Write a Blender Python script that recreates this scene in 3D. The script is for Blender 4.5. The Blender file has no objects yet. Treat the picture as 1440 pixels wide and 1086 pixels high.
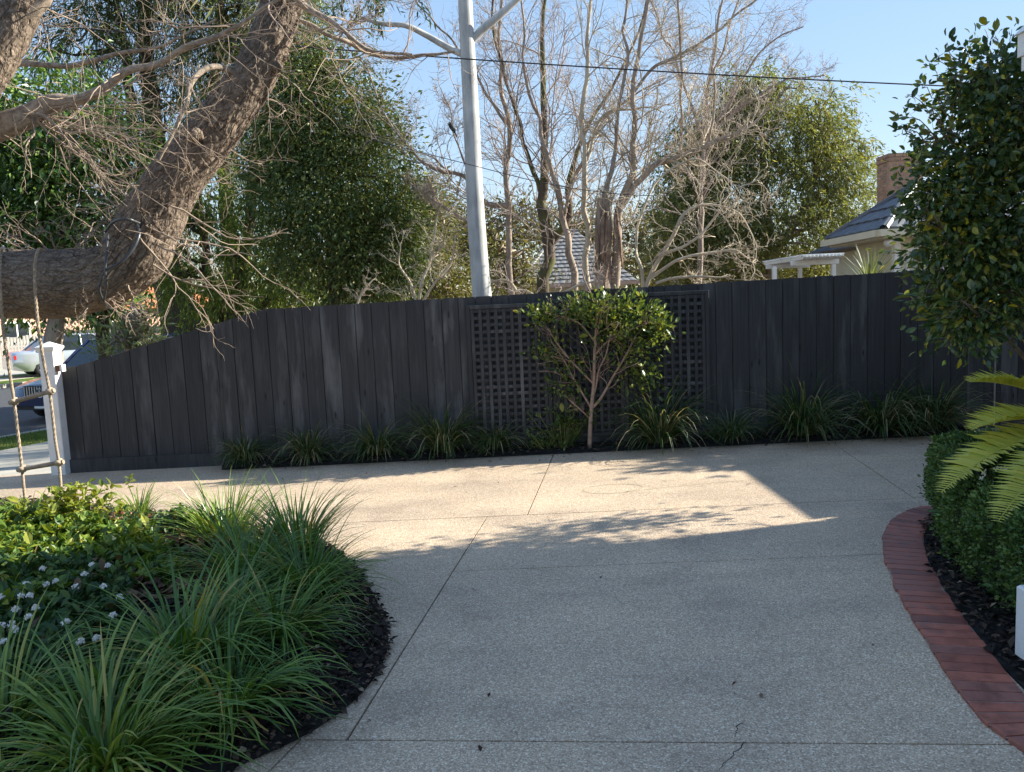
import bpy, math, random
import numpy as np
from mathutils import Vector, Matrix
R = math.radians
SC = bpy.context.scene
COL = SC.collection

# ------------------------------------------------------------------ camera
F_PX, CAM_H, PITCH, ROLL = 1084.0, 1.60, R(6.0), R(2.5)
FW = np.array([0, math.cos(PITCH), -math.sin(PITCH)])
_u0 = np.array([0, math.sin(PITCH), math.cos(PITCH)]); _r0 = np.array([1., 0, 0])
RT = _r0 * math.cos(ROLL) - _u0 * math.sin(ROLL)
UP = _u0 * math.cos(ROLL) + _r0 * math.sin(ROLL)
EYE = np.array([0, 0, CAM_H])
cd = bpy.data.cameras.new('camera'); cam = bpy.data.objects.new('camera', cd); COL.objects.link(cam)
cd.sensor_fit = 'HORIZONTAL'; cd.sensor_width = 36; cd.lens = F_PX / 1440 * 36
cd.clip_start = 0.05; cd.clip_end = 1500
cam.matrix_world = Matrix(((RT[0], UP[0], -FW[0], 0), (RT[1], UP[1], -FW[1], 0), (RT[2], UP[2], -FW[2], CAM_H), (0, 0, 0, 1)))
SC.camera = cam

# ------------------------------------------------------------------ light
SUN_AZ, SUN_EL = R(13.0), R(25.5)          # azimuth measured from +X towards +Y
SUN = Vector((math.cos(SUN_AZ) * math.cos(SUN_EL), math.sin(SUN_AZ) * math.cos(SUN_EL), math.sin(SUN_EL)))
w = bpy.data.worlds.new('World'); SC.world = w; w.use_nodes = True
nt = w.node_tree; nt.nodes.clear()
sky = nt.nodes.new('ShaderNodeTexSky'); sky.sky_type = 'NISHITA'; sky.sun_disc = False
sky.sun_elevation = SUN_EL; sky.sun_rotation = R(90) - SUN_AZ
sky.altitude = 50; sky.air_density = 1.0; sky.dust_density = 0.0; sky.ozone_density = 2.0
bg = nt.nodes.new('ShaderNodeBackground'); bg.inputs['Strength'].default_value = 0.15
wo = nt.nodes.new('ShaderNodeOutputWorld')
hs = nt.nodes.new('ShaderNodeHueSaturation'); hs.inputs['Saturation'].default_value = 2.55; hs.inputs['Hue'].default_value = 0.513
gm = nt.nodes.new('ShaderNodeGamma'); gm.inputs['Gamma'].default_value = 0.25      # evens the sky out as the phone's rendition does
nt.links.new(sky.outputs[0], gm.inputs['Color']); nt.links.new(gm.outputs[0], hs.inputs['Color']); nt.links.new(hs.outputs[0], bg.inputs[0]); nt.links.new(bg.outputs[0], wo.inputs[0])
sl = bpy.data.lights.new('sun', 'SUN'); sl.energy = 2.9; sl.angle = R(0.55); sl.color = (1.0, 0.98, 0.86)
so = bpy.data.objects.new('sun', sl); COL.objects.link(so)
so.rotation_euler = SUN.to_track_quat('Z', 'Y').to_euler(); so.location = (20, 5, 20)
SC.view_settings.view_transform = 'Standard'; SC.view_settings.look = 'None'
SC.view_settings.exposure = 2.27; SC.view_settings.gamma = 1.0
SC.cycles.max_bounces = 8; SC.cycles.transparent_max_bounces = 8
SC.cycles.use_denoising = True

# ------------------------------------------------------------------ pixel helpers (photo 1440x1086)
def ray(x, y): return FW + RT * (x - 720) / F_PX - UP * (y - 543) / F_PX
def gnd(x, y, z=0.0):
    d = ray(x, y); return EYE + d * ((z - CAM_H) / d[2])
def at(x, y, Y):
    d = ray(x, y); return EYE + d * (Y / d[1])
def px(n, Y): return n * Y / F_PX

# ------------------------------------------------------------------ mesh builder
class MB:
    def __init__(s): s.v = []; s.f = {3: [], 4: []}; s.n = 0; s.m = {3: [], 4: []}
    def add(s, v, f, mi=0):
        v = np.asarray(v, float).reshape(-1, 3); f = np.asarray(f, int)
        if len(f) == 0: return
        k = f.shape[1]; s.v.append(v); s.f[k].append(f + s.n); s.m[k].append(np.full(len(f), mi, int)); s.n += len(v)
    attr = None
    def mesh(s, name, mats, smooth=False):
        me = bpy.data.meshes.new(name)
        V = np.concatenate(s.v)
        me.vertices.add(len(V)); me.vertices.foreach_set('co', V.astype(np.float32).ravel())
        loops = []; starts = []; mi = []; o = 0
        for k in (3, 4):
            if s.f[k]:
                f = np.concatenate(s.f[k]); loops.append(f.ravel()); starts.append(o + np.arange(len(f)) * k); o += f.size
                mi.append(np.concatenate(s.m[k]))
        L = np.concatenate(loops); S = np.concatenate(starts); M = np.concatenate(mi)
        me.loops.add(len(L)); me.loops.foreach_set('vertex_index', L.astype(np.int32))
        me.polygons.add(len(S)); me.polygons.foreach_set('loop_start', S.astype(np.int32))
        me.polygons.foreach_set('material_index', M.astype(np.int32))
        me.polygons.foreach_set('use_smooth', np.full(len(S), bool(smooth)))
        for m in (mats if isinstance(mats, (list, tuple)) else [mats]): me.materials.append(m)
        me.update(calc_edges=True); me.validate()
        if s.attr is not None:
            A = me.attributes.new('bark', 'FLOAT_VECTOR', 'POINT'); A.data.foreach_set('vector', np.concatenate(s.attr).astype(np.float32).ravel())
        return me
    def build(s, name, mats, parent=None, smooth=False):
        return link(name, s.mesh(name, mats, smooth), parent)

def link(name, me, parent=None):
    o = bpy.data.objects.new(name, me); COL.objects.link(o)
    if parent is not None: o.parent = parent
    return o
def tag(o, label=None, cat=None, group=None, kind=None):
    if label: o['label'] = label
    if cat: o['category'] = cat
    if group: o['group'] = group
    if kind: o['kind'] = kind
    return o
def thing(name, label, cat, loc=(0, 0, 0), group=None):
    """An Empty at the base of a thing.  Parts keep world coordinates through the inverse offset."""
    o = bpy.data.objects.new(name, None); COL.objects.link(o); o.empty_display_size = 0.2
    o.location = tuple(float(c) for c in loc)
    return tag(o, label, cat, group)
def wpart(mb, name, mat, root, smooth=False):
    """Part of a thing, built in world coordinates."""
    o = mb.build(name, mat, root, smooth)
    r = root
    off = Vector((0, 0, 0))
    while r is not None: off += Vector(r.location); r = r.parent
    o.location = -off
    return o
BOXF = np.array([[0, 3, 2, 1], [4, 5, 6, 7], [0, 1, 5, 4], [1, 2, 6, 5], [2, 3, 7, 6], [3, 0, 4, 7]])
def boxv(x0, x1, y0, y1, z0, z1):
    return np.array([[x0, y0, z0], [x1, y0, z0], [x1, y1, z0], [x0, y1, z0], [x0, y0, z1], [x1, y0, z1], [x1, y1, z1], [x0, y1, z1]], float)
def box(mb, x0, x1, y0, y1, z0, z1, mi=0): mb.add(boxv(x0, x1, y0, y1, z0, z1), BOXF, mi)
def obox(mb, c, ax, ay, az, mi=0):
    """box centred at c with half-axes vectors"""
    c, ax, ay, az = (np.asarray(q, float) for q in (c, ax, ay, az))
    V = [c + sx * ax + sy * ay + sz * az for sz in (-1, 1) for sx, sy in ((-1, -1), (1, -1), (1, 1), (-1, 1))]
    mb.add(V, BOXF, mi)
def cbox(x0, x1, y0, y1, z0, z1, c):
    """chamfered box: verts, faces through bmesh-free construction (three nested rings top and bottom)"""
    mb = MB()
    rings = []
    for (z, k) in ((z0, c), (z0 + c, 0), (z1 - c, 0), (z1, c)):
        a, b, d, e = x0 + k, x1 - k, y0 + k, y1 - k
        q = c if k == 0 else c * .6
        rings.append([[a + q, d, z], [b - q, d, z], [b, d + q, z], [b, e - q, z], [b - q, e, z], [a + q, e, z], [a, e - q, z], [a, d + q, z]])
    V = np.array(rings).reshape(-1, 3); f = []
    for r in range(3):
        for i in range(8):
            j = (i + 1) % 8; f.append([r * 8 + i, r * 8 + j, (r + 1) * 8 + j, (r + 1) * 8 + i])
    for i in (0, 2, 4):
        t = 24; f.append([t, t + i + 1, t + (i + 2) % 8, t + (i + 3) % 8]) if False else None
    mb.add(V, f)
    mb.add(V[24:32], [[0, 1, 2, 3], [0, 3, 4, 7], [4, 5, 6, 7]])
    mb.add(V[0:8], [[3, 2, 1, 0], [7, 4, 3, 0], [7, 6, 5, 4]])
    return mb
def prism(mb, poly, z0, z1, mi=0, bottom=False):
    """extrude a polygon (list of xy, ccw) - caps triangulated as a fan from bpy's tessellator"""
    from mathutils.geometry import tessellate_polygon
    n = len(poly); P = np.array(poly, float)
    V = np.concatenate([np.c_[P, np.full(n, z0)], np.c_[P, np.full(n, z1)]])
    tri = np.array([list(t) for t in tessellate_polygon([[Vector((p[0], p[1], 0)) for p in poly]])])
    # make ccw
    a = P[tri[:, 1]] - P[tri[:, 0]]; b = P[tri[:, 2]] - P[tri[:, 0]]
    flip = (a[:, 0] * b[:, 1] - a[:, 1] * b[:, 0]) < 0
    tri[flip] = tri[flip][:, ::-1]
    mb.add(V, tri + n, mi)
    area = 0.5 * np.sum(P[:, 0] * np.roll(P[:, 1], -1) - np.roll(P[:, 0], -1) * P[:, 1])
    side = [[i, (i + 1) % n, n + (i + 1) % n, n + i] if area > 0 else [(i + 1) % n, i, n + i, n + (i + 1) % n] for i in range(n)]
    mb.add(V, side, mi)
    if bottom: mb.add(V, tri[:, ::-1], mi)
def unit(v):
    v = np.asarray(v, float); return v / np.maximum(np.linalg.norm(v, axis=-1, keepdims=True), 1e-9)
def tubes(mb, P, Rr, k=4, mi=0, cap=False):
    """P (m,n,3) polylines, Rr (m,n) radii"""
    P = np.asarray(P, float); Rr = np.asarray(Rr, float)
    if P.ndim == 2: P = P[None]; Rr = Rr[None]
    m, n, _ = P.shape
    T = unit(np.gradient(P, axis=1))
    D = unit(P[:, -1] - P[:, 0])
    ref = np.where(np.abs(D[:, 2:3]) < .8, np.array([[0, 0, 1.]]), np.array([[1., 0.2, 0]]))
    U = unit(np.cross(T, ref[:, None, :])); W = np.cross(T, U)
    a = np.arange(k) / k * 2 * math.pi
    V = P[:, :, None, :] + Rr[:, :, None, None] * (U[:, :, None, :] * np.cos(a)[None, None, :, None] + W[:, :, None, :] * np.sin(a)[None, None, :, None])
    i, j, q = np.meshgrid(np.arange(m), np.arange(n - 1), np.arange(k), indexing='ij')
    b = i * n * k; q2 = (q + 1) % k
    f = np.stack([b + j * k + q, b + j * k + q2, b + (j + 1) * k + q2, b + (j + 1) * k + q], -1).reshape(-1, 4)
    mb.add(V.reshape(-1, 3), f, mi)
    if cap and k >= 3:
        for e in (0, n - 1):
            c = P[:, e]; base = V[:, e]
            for ii in range(m):
                vv = np.concatenate([base[ii], c[ii:ii + 1]])
                ff = [[x, (x + 1) % k, k] if e else [(x + 1) % k, x, k] for x in range(k)]
                mb.add(vv, ff, mi)
def spline(pts, n):
    """Catmull-Rom through control points (rows of any width)"""
    P = np.asarray(pts, float); P = np.vstack([2 * P[0] - P[1], P, 2 * P[-1] - P[-2]])
    s = np.linspace(0, len(P) - 3 - 1e-6, n); i = s.astype(int); t = (s - i)[:, None]
    a, b, c, d = P[i], P[i + 1], P[i + 2], P[i + 3]
    return .5 * ((2 * b) + (c - a) * t + (2 * a - 5 * b + 4 * c - d) * t ** 2 + (3 * b - a - 3 * c + d) * t ** 3)
def vnoise(p, seed=0):
    """smooth value noise on (n,3) points"""
    p = np.asarray(p, float); i = np.floor(p).astype(np.int64); f = p - i; f = f * f * (3 - 2 * f)
    def h(a):
        x = (a[..., 0] * 374761393 + a[..., 1] * 668265263 + a[..., 2] * 2147483647 + seed * 144665) & 0xffffffff
        x = ((x ^ (x >> 13)) * 1274126177) & 0xffffffff
        return ((x ^ (x >> 16)) & 0xffff) / 65535.0
    r = 0
    for dx in (0, 1):
        for dy in (0, 1):
            for dz in (0, 1):
                wgt = (f[..., 0] if dx else 1 - f[..., 0]) * (f[..., 1] if dy else 1 - f[..., 1]) * (f[..., 2] if dz else 1 - f[..., 2])
                r = r + wgt * h(i + np.array([dx, dy, dz]))
    return r

# ------------------------------------------------------------------ materials
def lin(r, g, b):
    f = lambda c: (c / 255 / 12.92) if c / 255 <= .04045 else ((c / 255 + .055) / 1.055) ** 2.4
    return (f(r), f(g), f(b), 1)
def newmat(name):
    m = bpy.data.materials.new(name); m.use_nodes = True; t = m.node_tree; t.nodes.clear()
    out = t.nodes.new('ShaderNodeOutputMaterial'); b = t.nodes.new('ShaderNodeBsdfPrincipled'); t.links.new(b.outputs[0], out.inputs[0])
    return m, t, b, out
def N(t, typ, **kw):
    n = t.nodes.new(typ)
    for k, v in kw.items():
        if k == 'inp':
            for a, b in v.items(): n.inputs[a].default_value = b
        else: setattr(n, k, v)
    return n
def ramp(t, fac, stops, interp='LINEAR'):
    r = t.nodes.new('ShaderNodeValToRGB'); e = r.color_ramp; e.interpolation = interp
    while len(e.elements) < len(stops): e.elements.new(.5)
    for q, (p, c) in zip(e.elements, stops): q.position = p; q.color = c if len(c) == 4 else (*c, 1)
    t.links.new(fac, r.inputs[0]); return r.outputs[0]
def mixc(t, fac, a, b, mode='MIX'):
    n = t.nodes.new('ShaderNodeMix'); n.data_type = 'RGBA'; n.blend_type = mode
    for s, i in ((fac, 0), (a, 6), (b, 7)):
        if hasattr(s, 'is_linked'): t.links.new(s, n.inputs[i])
        else: n.inputs[i].default_value = s if not isinstance(s, (tuple, list)) else (tuple(s) + (1,))[:4]
    return n.outputs[2]
def coords(t, scale=(1, 1, 1), kind='Object', rot=(0, 0, 0)):
    c = t.nodes.new('ShaderNodeTexCoord'); mp = N(t, 'ShaderNodeMapping'); mp.inputs['Scale'].default_value = scale; mp.inputs['Rotation'].default_value = rot
    t.links.new(c.outputs[kind], mp.inputs[0]); return mp.outputs[0]
def noise(t, vec, scale, detail=4, rough=.55, out=0):
    n = N(t, 'ShaderNodeTexNoise', inp={'Scale': scale, 'Detail': detail, 'Roughness': rough}); t.links.new(vec, n.inputs['Vector']); return n.outputs[out]
def bump(t, b, h, strength=.3, dist=.01):
    n = N(t, 'ShaderNodeBump', inp={'Strength': strength, 'Distance': dist}); t.links.new(h, n.inputs['Height']); t.links.new(n.outputs[0], b.inputs['Normal'])
def plain(name, col, rough=.6, metal=0, vary=.12, sc=6, bmp=0, spec=.5):
    """one base colour with mild large scale mottling"""
    m, t, b, o = newmat(name); v = coords(t)
    n = noise(t, v, sc, 5)
    c = col[:3]
    k = ramp(t, n, [(.3, tuple(x * (1 - vary) for x in c)), (.7, tuple(min(1, x * (1 + vary)) for x in c))])
    t.links.new(k, b.inputs['Base Color']); b.inputs['Roughness'].default_value = rough; b.inputs['Metallic'].default_value = metal
    b.inputs['Specular IOR Level'].default_value = spec
    if bmp: bump(t, b, noise(t, v, sc * 8, 4), bmp, .004)
    return m
def leafmat(name, stops, trans=.35, rough=.45, spec=.4, big=None):
    """random colour per leaf; part of the light passes through"""
    m, t, b, o = newmat(name)
    g = t.nodes.new('ShaderNodeNewGeometry')
    c = ramp(t, g.outputs['Random Per Island'], stops)
    if big:
        n = noise(t, coords(t), big[0], 3); c = mixc(t, ramp(t, n, [(.4, (0, 0, 0)), (.62, (1, 1, 1))]), c, mixc(t, 1.0, c, big[1], 'MULTIPLY'))
    t.links.new(c, b.inputs['Base Color']); b.inputs['Roughness'].default_value = rough; b.inputs['Specular IOR Level'].default_value = spec
    tr = t.nodes.new('ShaderNodeBsdfTranslucent')
    c2 = mixc(t, 1.0, c, (1.25, 1.15, .55), 'MULTIPLY'); t.links.new(c2, tr.inputs[0])
    mx = t.nodes.new('ShaderNodeMixShader'); mx.inputs[0].default_value = trans
    t.links.new(b.outputs[0], mx.inputs[1]); t.links.new(tr.outputs[0], mx.inputs[2]); t.links.new(mx.outputs[0], o.inputs[0])
    return m
def barkmat(name, c1, c2, scale=(18, 18, 4), bmp=.6, rough=.85, moss=None):
    m, t, b, o = newmat(name); v = coords(t, scale)
    n = noise(t, v, 1.2, 8, .65); n2 = noise(t, coords(t), 2.2, 4)
    c = ramp(t, n, [(.32, c1), (.62, c2)])
    c = mixc(t, ramp(t, n2, [(.35, (0, 0, 0)), (.7, (.6, .6, .6))]), c, tuple(min(1, x * 1.35) for x in c2[:3]))
    if moss:
        n3 = noise(t, coords(t), 3.1, 5); c = mixc(t, ramp(t, n3, [(.48, (0, 0, 0)), (.62, (.8, .8, .8))]), c, moss)
    t.links.new(c, b.inputs['Base Color']); b.inputs['Roughness'].default_value = rough; b.inputs['Specular IOR Level'].default_value = .25
    bump(t, b, n, bmp, .02); return m

# --- exposed aggregate
def aggregate():
    m, t, b, o = newmat('exposed_aggregate'); v = coords(t)
    vo = N(t, 'ShaderNodeTexVoronoi', inp={'Scale': 165.0, 'Randomness': 1.0}); t.links.new(v, vo.inputs['Vector'])
    sx = t.nodes.new('ShaderNodeSeparateColor'); t.links.new(vo.outputs['Color'], sx.inputs[0])
    peb = ramp(t, sx.outputs[0], [(0, (.35, .255, .18)), (.3, (.53, .39, .28)), (.6, (.62, .47, .34)), (.86, (.70, .55, .405)), (.96, (.88, .76, .61))])
    gap = ramp(t, vo.outputs['Distance'], [(.42, (1, 1, 1)), (.85, (.74, .73, .72))])
    c = mixc(t, 1.0, peb, gap, 'MULTIPLY')
    big = noise(t, coords(t, (.55, .8, 1)), 1.6, 5, .6)
    c = mixc(t, 1.0, c, ramp(t, big, [(.3, (.86, .85, .84)), (.7, (1.1, 1.08, 1.04))]), 'MULTIPLY')
    st = noise(t, coords(t, (.5, 2.6, 1)), 1.1, 6, .6)
    c = mixc(t, 1.0, c, ramp(t, st, [(.28, (.84, .84, .85)), (.5, (1, 1, 1))]), 'MULTIPLY')
    sp = noise(t, coords(t), 42, 3, .8); c = mixc(t, ramp(t, sp, [(.24, (1, 1, 1)), (.29, (0, 0, 0))]), c, (.10, .085, .065))
    bl = noise(t, coords(t), .75, 6, .7); c = mixc(t, 1.0, c, ramp(t, bl, [(.32, (.74, .73, .73)), (.46, (.96, .96, .96)), (.64, (1.08, 1.06, 1.03))]), 'MULTIPLY')
    t.links.new(c, b.inputs['Base Color'])
    b.inputs['Roughness'].default_value = .55; b.inputs['Specular IOR Level'].default_value = .35
    h = t.nodes.new('ShaderNodeMath'); h.operation = 'MULTIPLY'; t.links.new(vo.outputs['Distance'], h.inputs[0]); h.inputs[1].default_value = -1
    bump(t, b, h.outputs[0], .45, .006); return m
def fencepaint():
    m, t, b, o = newmat('charcoal_fence_paint')
    oi = t.nodes.new('ShaderNodeObjectInfo')
    cc = t.nodes.new('ShaderNodeTexCoord'); ad = N(t, 'ShaderNodeVectorMath', operation='MULTIPLY_ADD')
    t.links.new(cc.outputs['Object'], ad.inputs[0]); ad.inputs[1].default_value = (1, 1, 1)
    mu = N(t, 'ShaderNodeVectorMath', operation='SCALE'); mu.inputs[0].default_value = (7, 3, 11); t.links.new(oi.outputs['Random'], mu.inputs['Scale'])
    t.links.new(mu.outputs[0], ad.inputs[2])
    def sc(s):
        mp = N(t, 'ShaderNodeMapping'); mp.inputs['Scale'].default_value = s; t.links.new(ad.outputs[0], mp.inputs[0]); return mp.outputs[0]
    grain = noise(t, sc((60, 60, 1.6)), 1.0, 6, .65)
    fade = noise(t, sc((7, 3, 1.1)), 1.0, 4, .6)
    base = ramp(t, grain, [(.3, (.026, .0255, .0275)), (.7, (.050, .0495, .053))])
    worn = ramp(t, fade, [(.5, (0, 0, 0)), (.68, (1, 1, 1))])
    wf = t.nodes.new('ShaderNodeMath'); wf.operation = 'MULTIPLY'; t.links.new(worn, wf.inputs[0]); t.links.new(oi.outputs['Random'], wf.inputs[1])
    c = mixc(t, wf.outputs[0], base, (.115, .112, .114))
    br = ramp(t, oi.outputs['Random'], [(0, (.84, .84, .86)), (1, (1.14, 1.13, 1.12))])
    c = mixc(t, 1.0, c, br, 'MULTIPLY')
    knot = N(t, 'ShaderNodeTexVoronoi', inp={'Scale': 1.0}); t.links.new(sc((9, 3, 2.4)), knot.inputs['Vector'])
    c = mixc(t, ramp(t, knot.outputs['Distance'], [(.05, (1, 1, 1)), (.13, (0, 0, 0))]), c, (.011, .011, .013))
    t.links.new(c, b.inputs['Base Color']); b.inputs['Roughness'].default_value = .62; b.inputs['Specular IOR Level'].default_value = .3
    bump(t, b, grain, .12, .0015); return m
def brickmat(name, c1, c2, c3):
    m, t, b, o = newmat(name); oi = t.nodes.new('ShaderNodeObjectInfo'); g = t.nodes.new('ShaderNodeNewGeometry')
    ad = t.nodes.new('ShaderNodeMath'); ad.operation = 'ADD'; t.links.new(oi.outputs['Random'], ad.inputs[0]); t.links.new(g.outputs['Random Per Island'], ad.inputs[1])
    fr = t.nodes.new('ShaderNodeMath'); fr.operation = 'FRACT'; t.links.new(ad.outputs[0], fr.inputs[0])
    c = ramp(t, fr.outputs[0], [(0, c1), (.5, c2), (1, c3)])
    v = coords(t); n = noise(t, v, 14, 6, .65)
    c = mixc(t, 1.0, c, ramp(t, n, [(.3, (.6, .6, .62)), (.65, (1.2, 1.15, 1.1))]), 'MULTIPLY')
    t.links.new(c, b.inputs['Base Color'])
    t.links.new(ramp(t, n, [(.3, (.32,) * 3), (.7, (.6,) * 3)]), b.inputs['Roughness'])
    bump(t, b, noise(t, v, 90, 5, .6), .35, .004); return m
def grassmat(name, a, b_, c_):
    m, t, b, o = newmat(name); v = coords(t)
    n = noise(t, v, 1.3, 5, .6); n2 = noise(t, v, 30, 4, .7)
    c = ramp(t, n, [(.3, a), (.5, b_), (.72, c_)])
    c = mixc(t, 1.0, c, ramp(t, n2, [(.3, (.55, .55, .5)), (.7, (1.3, 1.3, 1.2))]), 'MULTIPLY')
    t.links.new(c, b.inputs['Base Color']); b.inputs['Roughness'].default_value = .95; b.inputs['Specular IOR Level'].default_value = .1
    bump(t, b, n2, .8, .03); return m

M_agg = aggregate()
M_joint = plain('dark_joint_filler', (.03, .028, .026), .9)  # dark base colour showing in the slab joints and cracks
M_mulch = plain('dark_bark_mulch', (.010, .009, .008), .95, vary=.55, sc=28, bmp=1.0)
M_chip = leafmat('mulch_chips', [(0, (.012, .010, .009)), (.5, (.034, .027, .023)), (.85, (.085, .058, .044)), (.96, (.17, .115, .08)), (1, (.30, .24, .17))], .0, .9, .1)
M_litter = leafmat('fallen_brown_leaves', [(0, (.05, .025, .018)), (.5, (.13, .062, .042)), (1, (.24, .15, .10))], .15, .8, .2)
M_fence = fencepaint()
M_white = plain('white_gloss_paint', (.74, .735, .715), .42, vary=.09, sc=7, bmp=.12)
M_cream = plain('cream_render', (.62, .57, .42), .8, vary=.06, sc=2)
M_creamtrim = plain('cream_trim_paint', (.62, .55, .40), .5, vary=.05, sc=3)
M_brick = brickmat('red_edging_brick', (.19, .062, .046), (.40, .125, .082), (.28, .105, .078))
M_orange = brickmat('orange_chimney_brick', (.36, .19, .11), (.46, .26, .155), (.29, .16, .10))
M_mortar = plain('pale_mortar', (.42, .36, .29), .9)
M_dirt = plain('bare_earth', (.12, .085, .058), .95, vary=.4, sc=5, bmp=.6)
M_lawn = grassmat('lawn_turf', (.055, .10, .016), (.10, .15, .028), (.19, .19, .06))
M_asph = plain('asphalt', (.055, .056, .06), .85, vary=.2, sc=9, bmp=.5)
M_conc = plain('footpath_concrete', (.40, .36, .30), .85, vary=.12, sc=3, bmp=.3)
M_rope = plain('weathered_rope', (.36, .27, .19), .9, vary=.35, sc=40, bmp=.8)
M_rung = plain('weathered_timber_rung', (.28, .20, .14), .75, vary=.3, sc=25, bmp=.4)
M_black = plain('black_webbing', (.016, .016, .018), .6)
M_metal = plain('galvanised_metal', (.55, .55, .56), .35, .9)
def furrowed():
    m, t, b, o = newmat('furrowed_grey_bark')
    at_ = N(t, 'ShaderNodeAttribute', attribute_name='bark'); v = at_.outputs['Vector']
    wr = noise(t, v, 7, 3, .5, 1); mv = N(t, 'ShaderNodeVectorMath', operation='MULTIPLY_ADD'); t.links.new(wr, mv.inputs[0]); mv.inputs[1].default_value = (.10, .10, .16); t.links.new(v, mv.inputs[2])
    def edge(sc, rot=0):
        mp = N(t, 'ShaderNodeMapping'); mp.inputs['Scale'].default_value = sc; mp.inputs['Rotation'].default_value = (rot, 0, rot); t.links.new(mv.outputs[0], mp.inputs[0])
        vo = N(t, 'ShaderNodeTexVoronoi', feature='DISTANCE_TO_EDGE', inp={'Scale': 1.0}); t.links.new(mp.outputs[0], vo.inputs['Vector']); return vo.outputs['Distance']
    e1 = edge((24, 24, 6.5)); e2 = edge((52, 52, 20), .4)
    n = noise(t, v, 48, 6, .65); n2 = noise(t, v, 2.6, 5, .6)
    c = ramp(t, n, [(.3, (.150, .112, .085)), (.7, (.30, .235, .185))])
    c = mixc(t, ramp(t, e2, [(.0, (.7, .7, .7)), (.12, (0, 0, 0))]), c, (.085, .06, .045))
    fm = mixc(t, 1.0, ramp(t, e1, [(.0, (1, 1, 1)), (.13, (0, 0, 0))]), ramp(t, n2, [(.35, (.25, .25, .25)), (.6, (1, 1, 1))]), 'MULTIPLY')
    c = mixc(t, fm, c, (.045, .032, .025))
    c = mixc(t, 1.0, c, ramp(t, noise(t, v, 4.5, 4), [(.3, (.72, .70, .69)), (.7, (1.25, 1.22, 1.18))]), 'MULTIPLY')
    t.links.new(c, b.inputs['Base Color']); b.inputs['Roughness'].default_value = .9; b.inputs['Specular IOR Level'].default_value = .2
    h = mixc(t, .35, ramp(t, e1, [(0, (0, 0, 0)), (.25, (1, 1, 1))]), mixc(t, .5, ramp(t, e2, [(0, (0, 0, 0)), (.2, (1, 1, 1))]), n))
    bump(t, b, h, .8, .014); return m
M_bark = furrowed()
M_twig = plain('pale_twig_bark', (.30, .215, .155), .75, vary=.3, sc=3)
M_twig2 = plain('grey_twig_bark', (.36, .275, .225), .8, vary=.3, sc=2)
M_twig3 = plain('straw_twig_bark', (.46, .37, .265), .8, vary=.25, sc=2)
M_gum = barkmat('smooth_pale_gum_bark', (.20, .19, .18), (.46, .445, .425), (9, 9, 1.1), .12, .65)
M_dark = barkmat('dark_trunk_bark', (.026, .019, .015), (.085, .06, .046), (16, 16, 3), .8)
M_moss = barkmat('mossy_trunk_bark', (.040, .030, .022), (.105, .078, .055), (16, 16, 4), .8, .9, (.105, .115, .030))
M_brown = barkmat('brown_trunk_bark', (.13, .095, .072), (.33, .255, .20), (16, 16, 4), .7)
M_roof = plain('dark_grey_roof_tile', (.095, .10, .115), .55, vary=.25, sc=2.5)
M_roof2 = plain('weathered_grey_roof_tile', (.20, .19, .185), .7, vary=.2, sc=2)
M_terra = plain('terracotta_roof_tile', (.48, .19, .09), .75, vary=.15, sc=2)
M_glass = plain('dark_window_glass', (.02, .025, .03), .08)
M_shut = plain('grey_shutter_paint', (.36, .38, .36), .6)

L_cycad = leafmat('cycad_leaflet', [(0, (.42, .44, .06)), (1, (.60, .55, .10))], .35, .35, .5)
L_box = leafmat('box_hedge_leaf', [(0, (0.03726, 0.07938, 0.02142)), (.7, (0.08694, 0.1607, 0.03672)), (1, (0.1966, 0.2835, 0.06885))], .25, .4, .4)
L_cam = leafmat('camellia_leaf', [(0, (0.03284, 0.06854, 0.02203)), (.6, (0.07038, 0.1242, 0.03305)), (.93, (0.1994, 0.2142, 0.04039)), (1, (0.483, 0.378, 0.027))], .25, .24, .6)
L_lirio = leafmat('strappy_blade', [(0, (0.04453, 0.1057, 0.01934)), (.55, (0.0935, 0.1868, 0.0266)), (.93, (0.1893, 0.2844, 0.04231)), (.965, (0.3978, 0.2822, 0.066)), (1, (0.4862, 0.3528, 0.102))], .3, .33, .5)
L_lirio2 = leafmat('strappy_blade_pale', [(0, (0.06707, 0.1336, 0.01979)), (.5, (0.1426, 0.2357, 0.03464)), (.9, (0.2516, 0.3143, 0.05444)), (1, (0.432, 0.3441, 0.102))], .3, .35, .5)
L_fence = leafmat('fence_clump_blade', [(0, (0.02625, 0.05625, 0.0165)), (.5, (0.06, 0.105, 0.02625)), (.78, (0.1125, 0.15, 0.045)), (.84, (0.285, 0.24, 0.1275)), (1, (0.375, 0.3225, 0.195))], .3, .4, .4)
L_cover = leafmat('groundcover_leaf', [(0, (0.04025, 0.08625, 0.0161)), (.5, (0.115, 0.1898, 0.0276)), (.9, (0.2415, 0.2875, 0.0368)), (1, (.34, .32, .05))], .35, .4, .4)
L_lant = leafmat('lantana_leaf', [(0, (0.021, 0.051, 0.018)), (.7, (0.0525, 0.108, 0.027)), (.93, (0.105, 0.15, 0.03)), (1, (0.15, 0.0675, 0.045))], .25, .5, .3)
L_feat = leafmat('lillypilly_leaf', [(0, (.038, .07, .018)), (.5, (.10, .15, .028)), (.9, (.21, .25, .045)), (1, (.34, .30, .08))], .35, .28, .55)
L_pink = leafmat('pink_bract', [(0, (.42, .14, .13)), (1, (.62, .34, .27))], .3, .6, .2)
L_lilac = leafmat('lilac_petal', [(0, (.70, .66, .76)), (1, (.88, .87, .88))], .3, .6, .2)
L_wflower = leafmat('white_petal', [(0, (.75, .75, .72)), (1, (.85, .85, .84))], .3, .6, .2)
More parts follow.
